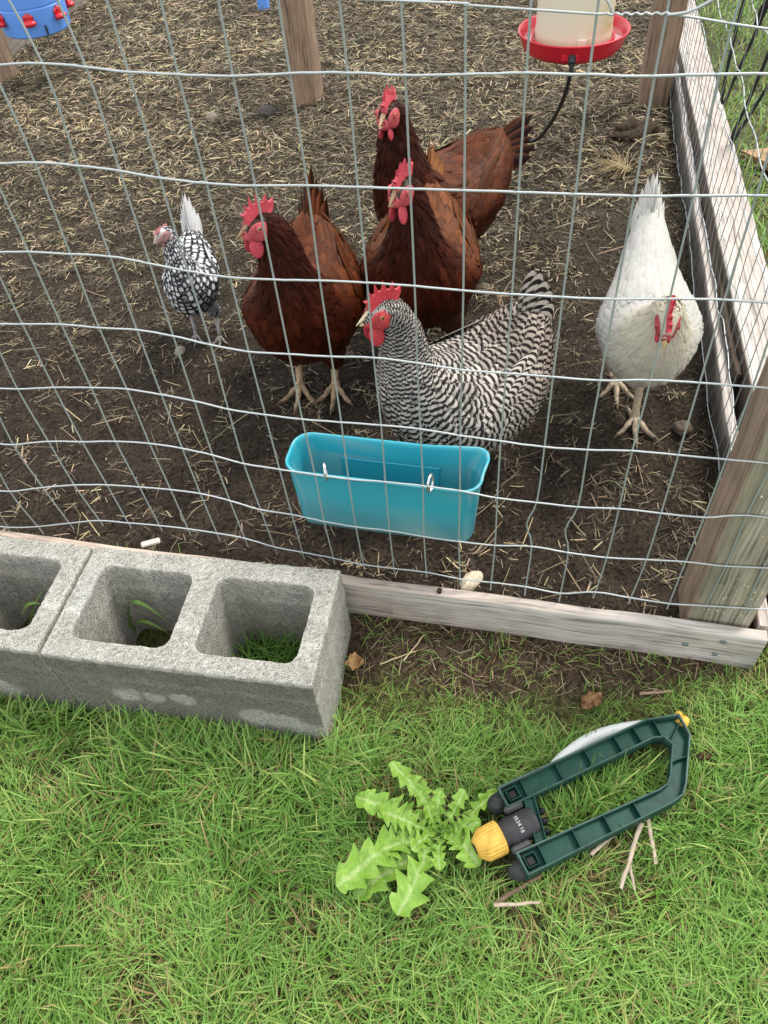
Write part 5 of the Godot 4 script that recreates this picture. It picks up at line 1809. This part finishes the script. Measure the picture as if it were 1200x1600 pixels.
# ------------------------------------------------------------------ small things lying about
func stone(called: String, label: String, category: String, at: Vector3, r: Vector3, col: Color, sd: float, lump := 0.25, group := "") -> Node3D:
	var o := thing(called, label, category, at, sd, group)
	var mb := MB.new()
	var rows := []
	var cols := []
	for a in 15:
		var row := []
		var cr := []
		var th := PI * a / 14.0
		for b in 22:
			var ph := TAU * b / 22.0
			var d := Vector3(sin(th) * cos(ph), cos(th), sin(th) * sin(ph))
			var n := nz2.get_noise_3d(d.x * 1.3 + sd, d.y * 1.3, d.z * 1.3)
			var f := nz.get_noise_3d(d.x * 4.0 + sd, d.y * 4.0, d.z * 4.0)
			row.append(d * r * (1.0 + lump * n + lump * 0.3 * f))
			var c := col * (1.0 + 0.5 * f)
			c.a = 1
			cr.append(c)
		rows.append(row); cols.append(cr)
	mb.sheet(rows, true, cols)
	obj(called + "_body", mb.mesh(), M.plain if category == "stone" else M.soil, o)
	return o

func stick(label: String, a: Vector3, b: Vector3, r: float, col: Color, sd: float, group := "dry sticks on the lawn") -> void:
	var o := thing("stick", label, "stick", a, 0, group)
	var pts := []
	var rad := []
	for k in 11:
		var t := k / 10.0
		var p := (b - a) * t
		p += Vector3(nz2.get_noise_2d(t * 2.0 + sd, 0.0), 0.4 * nz2.get_noise_2d(t * 2.0 + sd, 9.0), nz2.get_noise_2d(t * 2.0 + sd, 5.0)) * (b - a).length() * 0.022
		pts.append(p)
		rad.append(r * (1.0 - 0.25 * t) * (1.0 + 0.25 * nz2.get_noise_2d(t * 14.0, sd)))
	var mb := MB.new()
	mb.tube(pts, rad, 7, col, 0.7)
	for k in mb.c.size():
		var v := 1.0 + 0.5 * nz2.get_noise_3d(mb.v[k].x * 400.0 + sd, mb.v[k].y * 400.0, mb.v[k].z * 60.0)
		mb.c[k] = Color(col.r * v, col.g * v, col.b * v)
	obj("twig", mb.mesh(), M.straw, o)

func debris() -> void:
	var pale := Color(0.36, 0.29, 0.22)
	stick("pale thick stick lying flat on the lawn below the sprinkler's hose end", Vector3(0.103, 0.034, 0.417), Vector3(0.160, 0.034, 0.402), 0.0026, pale, 1.0)
	stick("brown rotten stick running from the grass to under the sprinkler's lower corner", Vector3(0.104, 0.024, 0.412), Vector3(0.160, 0.030, 0.368), 0.0035, Color(0.13, 0.085, 0.05), 2.0)
	stick("longest pale forked stick pointing down from the sprinkler's lower arm", Vector3(0.284, 0.036, 0.280), Vector3(0.259, 0.030, 0.366), 0.0034, pale * Color(0.95, 0.95, 0.95), 3.0)
	stick("short pale stick beside the fork of the longest one", Vector3(0.270, 0.030, 0.335), Vector3(0.277, 0.026, 0.363), 0.0024, pale * Color(0.85, 0.85, 0.85), 4.0)
	stick("pale split stick right of the longest one, below the sprinkler's right end", Vector3(0.292, 0.036, 0.272), Vector3(0.303, 0.030, 0.327), 0.0030, pale, 5.0)
	stick("pale stick half under the middle of the sprinkler's lower arm", Vector3(0.250, 0.028, 0.297), Vector3(0.221, 0.032, 0.331), 0.0034, pale, 6.0)
	stick("flat brown chip of wood on the bare soil right of the middle, above the sprinkler", Vector3(0.283, 0.036, 0.088), Vector3(0.330, 0.036, 0.076), 0.0028, Color(0.25, 0.17, 0.11), 7.0, "dry sticks on the bare soil")
	stick("thin pale stalk lying on the bare soil just right of the block", Vector3(-0.11, 0.038, 0.105), Vector3(-0.06, 0.040, 0.075), 0.0013, Color(0.42, 0.34, 0.2), 8.0, "dry sticks on the bare soil")
	stick("thin pale stalk leaning against the bottom board beside the block", Vector3(-0.075, 0.040, 0.095), Vector3(-0.050, 0.045, 0.045), 0.0012, Color(0.46, 0.37, 0.22), 9.0, "dry sticks on the bare soil")
	# dead leaf by the block
	var o := thing("dead_leaf", "curled tan dead leaf on the soil at the block's right end", "leaf", Vector3(-0.150, 0.032, 0.112), 0.4)
	var rr := []
	var cc := []
	for k in 12:
		var t := k / 11.0
		var row := []
		var cr := []
		for q in 7:
			var u := (q - 3) / 3.0
			var w := 0.012 * sin(PI * clampf(t * 0.92 + 0.06, 0, 1)) * (1.0 + 0.25 * sin(t * 22.0))
			row.append(Vector3(t * 0.03 - 0.015, 0.003 + 0.012 * u * u + 0.006 * sin(t * 6.0 + u * 2.0), u * w))
			cr.append(Color(0.42, 0.24, 0.11) * (0.8 + 0.3 * absf(u)))
		rr.append(row); cc.append(cr)
	var mb := MB.new()
	mb.sheet(rr, false, cc)
	obj("leaf_blade", mb.mesh(), M.straw, o)
	var tan := Color(0.33, 0.19, 0.095)
	stone("bark_chip", "rusty tan chip of bark in the grass above the sprinkler's white tube", "bark", Vector3(0.213, 0.038, 0.112), Vector3(0.017, 0.007, 0.012), tan, 4.0, 0.5, "bark chips on the lawn")
	stone("bark_chip", "dark reddish chip of bark in the grass right of the sprinkler's end", "bark", Vector3(0.372, 0.018, 0.158), Vector3(0.011, 0.006, 0.012), Color(0.14, 0.07, 0.045), 6.0, 0.5, "bark chips on the lawn")
	stone("stone", "cream white stone sitting against the bottom board behind its top edge", "stone", Vector3(0.016, 0.116, -0.020), Vector3(0.021, 0.016, 0.012), Color(0.55, 0.47, 0.34), 1.0, 0.3, "stones in the run")
	stone("stone", "grey brown round stone in the straw left of the middle post", "stone", Vector3(-1.115, 0.055, -1.845), Vector3(0.028, 0.017, 0.021), Color(0.17, 0.135, 0.10), 2.0, 0.15, "stones in the run")
	stone("stone", "dark round stone beside the foot of the middle post", "stone", Vector3(-0.935, 0.055, -1.90), Vector3(0.03, 0.02, 0.024), Color(0.055, 0.045, 0.038), 3.0, 0.2, "stones in the run")
	stone("stone", "small grey stone on the mud below the bantam", "stone", Vector3(-0.728, 0.052, -0.598), Vector3(0.018, 0.012, 0.014), Color(0.20, 0.175, 0.145), 8.0, 0.2, "stones in the run")
	stone("stone", "brown stone on the mud in the right front corner near the side board", "stone", Vector3(0.362, 0.055, -0.485), Vector3(0.018, 0.014, 0.017), Color(0.10, 0.07, 0.05), 9.0, 0.3, "stones in the run")
	stone("dirt_clod", "long clod of dry dirt on the ground in front of the right back post", "dirt clod", Vector3(0.27, 0.075, -1.76), Vector3(0.075, 0.022, 0.05), Color(0.075, 0.056, 0.038), 10.0, 0.6)
	# scrap of white wood by the block's back edge
	o = thing("wood_scrap", "small broken scrap of white painted wood on the mud behind the block", "scrap", Vector3(-0.563, 0.062, -0.052), 0.5)
	mb = MB.new()
	mb.box(Vector3.ZERO, Vector3(0.034, 0.006, 0.011), 0.002, Color(0.52, 0.48, 0.43), Basis(Vector3.RIGHT, 0.3))
	obj("splinter", mb.mesh(), M.plain, o)
	# tuft of dead grass before the right back post
	o = thing("dry_grass_clump", "clump of dry yellow grass stems on the ground in front of the dirt clod", "grass clump", Vector3(0.255, 0.05, -1.56))
	mb = MB.new()
	for k in 90:
		var a := PI + rng.randfn(0.25, 0.75)
		var l := rng.randf_range(0.05, 0.115)
		var e := rng.randf_range(0.05, 0.5)
		var d := Vector3(cos(a) * cos(e), sin(e), sin(a) * cos(e) * 0.8)
		var c := Color(0.46, 0.37, 0.20).lerp(Color(0.30, 0.22, 0.12), rng.randf())
		mb.tube([Vector3(rng.randfn(0, 0.006), 0, rng.randfn(0, 0.006)), d * l * 0.6, d * l + Vector3(0, -0.02 * rng.randf(), 0)], [0.0011, 0.001, 0.0005], 4, c)
	tag(obj("stems", mb.mesh(), M.straw, o), "", "", "", "stuff")
	mb = MB.new()
	mb.tube(wire_path([Vector3(-0.01, 0.01, 0.0), Vector3(0.0, 0.05, -0.02), Vector3(0.04, 0.075, -0.04), Vector3(0.09, 0.08, -0.05)], 4, 0.0), 0.0016, 5, Color(0.45, 0.37, 0.22))
	obj("long_stem", mb.mesh(), M.straw, o)
	# a shed feather in the straw
	o = thing("shed_feather", "dark shed feather lying in the straw above the bantam", "feather", Vector3(-0.985, 0.062, -1.37), 0.5)
	obj("vane", tinted_feather("edged", Color(0.06, 0.055, 0.05)), M.feather, o, Transform3D(Basis(Vector3(0.0, 0, 0.018), Vector3(0.06, 0.004, 0), Vector3(0, 0.06, 0)), Vector3(-0.03, 0, 0)))
	mb = MB.new()
	mb.tube([Vector3(-0.04, 0.002, 0), Vector3(0.0, 0.004, 0), Vector3(0.03, 0.004, 0)], [0.0012, 0.001, 0.0004], 5, Color(0.55, 0.5, 0.42))
	obj("shaft", mb.mesh(), M.plain, o)
	# cocoon-like lump on the board
	stone("seed_husk", "small brown husk stuck to the top edge of the bottom board", "husk", Vector3(-0.030, 0.124, 0.012), Vector3(0.004, 0.007, 0.004), Color(0.10, 0.07, 0.05), 12.0, 0.3)
	# tan board corner on the lawn outside
	o = thing("board_offcut", "corner of a tan wooden offcut lying on the lawn at the right edge", "offcut", Vector3(0.575, 0.045, -1.66), -0.25)
	mb = MB.new()
	mb.face([Vector3(-0.01, 0.02, 0.0), Vector3(0.17, 0.02, -0.10), Vector3(0.17, 0.02, 0.13)], Color(0.42, 0.27, 0.15))
	mb.face([Vector3(-0.01, 0.0, 0.0), Vector3(-0.01, 0.02, 0.0), Vector3(0.17, 0.02, 0.13), Vector3(0.17, 0.0, 0.13)], Color(0.33, 0.21, 0.12))
	mb.face([Vector3(-0.01, 0.0, 0.0), Vector3(0.17, 0.0, -0.10), Vector3(0.17, 0.02, -0.10), Vector3(-0.01, 0.02, 0.0)], Color(0.33, 0.21, 0.12))
	mb.face([Vector3(-0.01, 0.0, 0.0), Vector3(0.17, 0.0, 0.13), Vector3(0.17, 0.0, -0.10)], Color(0.33, 0.21, 0.12))
	mb.face([Vector3(0.17, 0.0, -0.10), Vector3(0.17, 0.0, 0.13), Vector3(0.17, 0.02, 0.13), Vector3(0.17, 0.02, -0.10)], Color(0.33, 0.21, 0.12))
	obj("wood", mb.mesh(), M.wood, o)
	# black cords hanging down outside the right wall
	o = thing("black_cord", "loops of black cord hanging outside the right wall at the top right", "cord", Vector3(0.47, 0.0, -1.5))
	for s in [[[-0.02, 0.75, 0.10], [-0.015, 0.45, -0.05], [0.0, 0.24, -0.12], [0.012, 0.205, -0.13], [0.02, 0.26, -0.12], [0.045, 0.50, -0.03], [0.05, 0.75, 0.1]],
			[[0.06, 0.78, 0.16], [0.055, 0.50, 0.10], [0.04, 0.28, 0.04], [0.028, 0.19, 0.02], [0.03, 0.165, 0.02], [0.04, 0.20, 0.03], [0.08, 0.45, 0.15], [0.10, 0.75, 0.25]],
			[[0.035, 0.75, 0.05], [0.036, 0.52, -0.02], [0.034, 0.44, -0.05], [0.028, 0.41, -0.06], [0.03, 0.45, -0.05], [0.05, 0.55, 0.0], [0.06, 0.75, 0.08]]]:
		mb = MB.new()
		var pts := []
		for p in s: pts.append(Vector3(p[0], p[1], p[2]))
		mb.tube(wire_path(pts, 6, 0.0), 0.0042, 7, Color(0.015, 0.015, 0.016))
		obj("loop", mb.mesh(), M.plain, o)
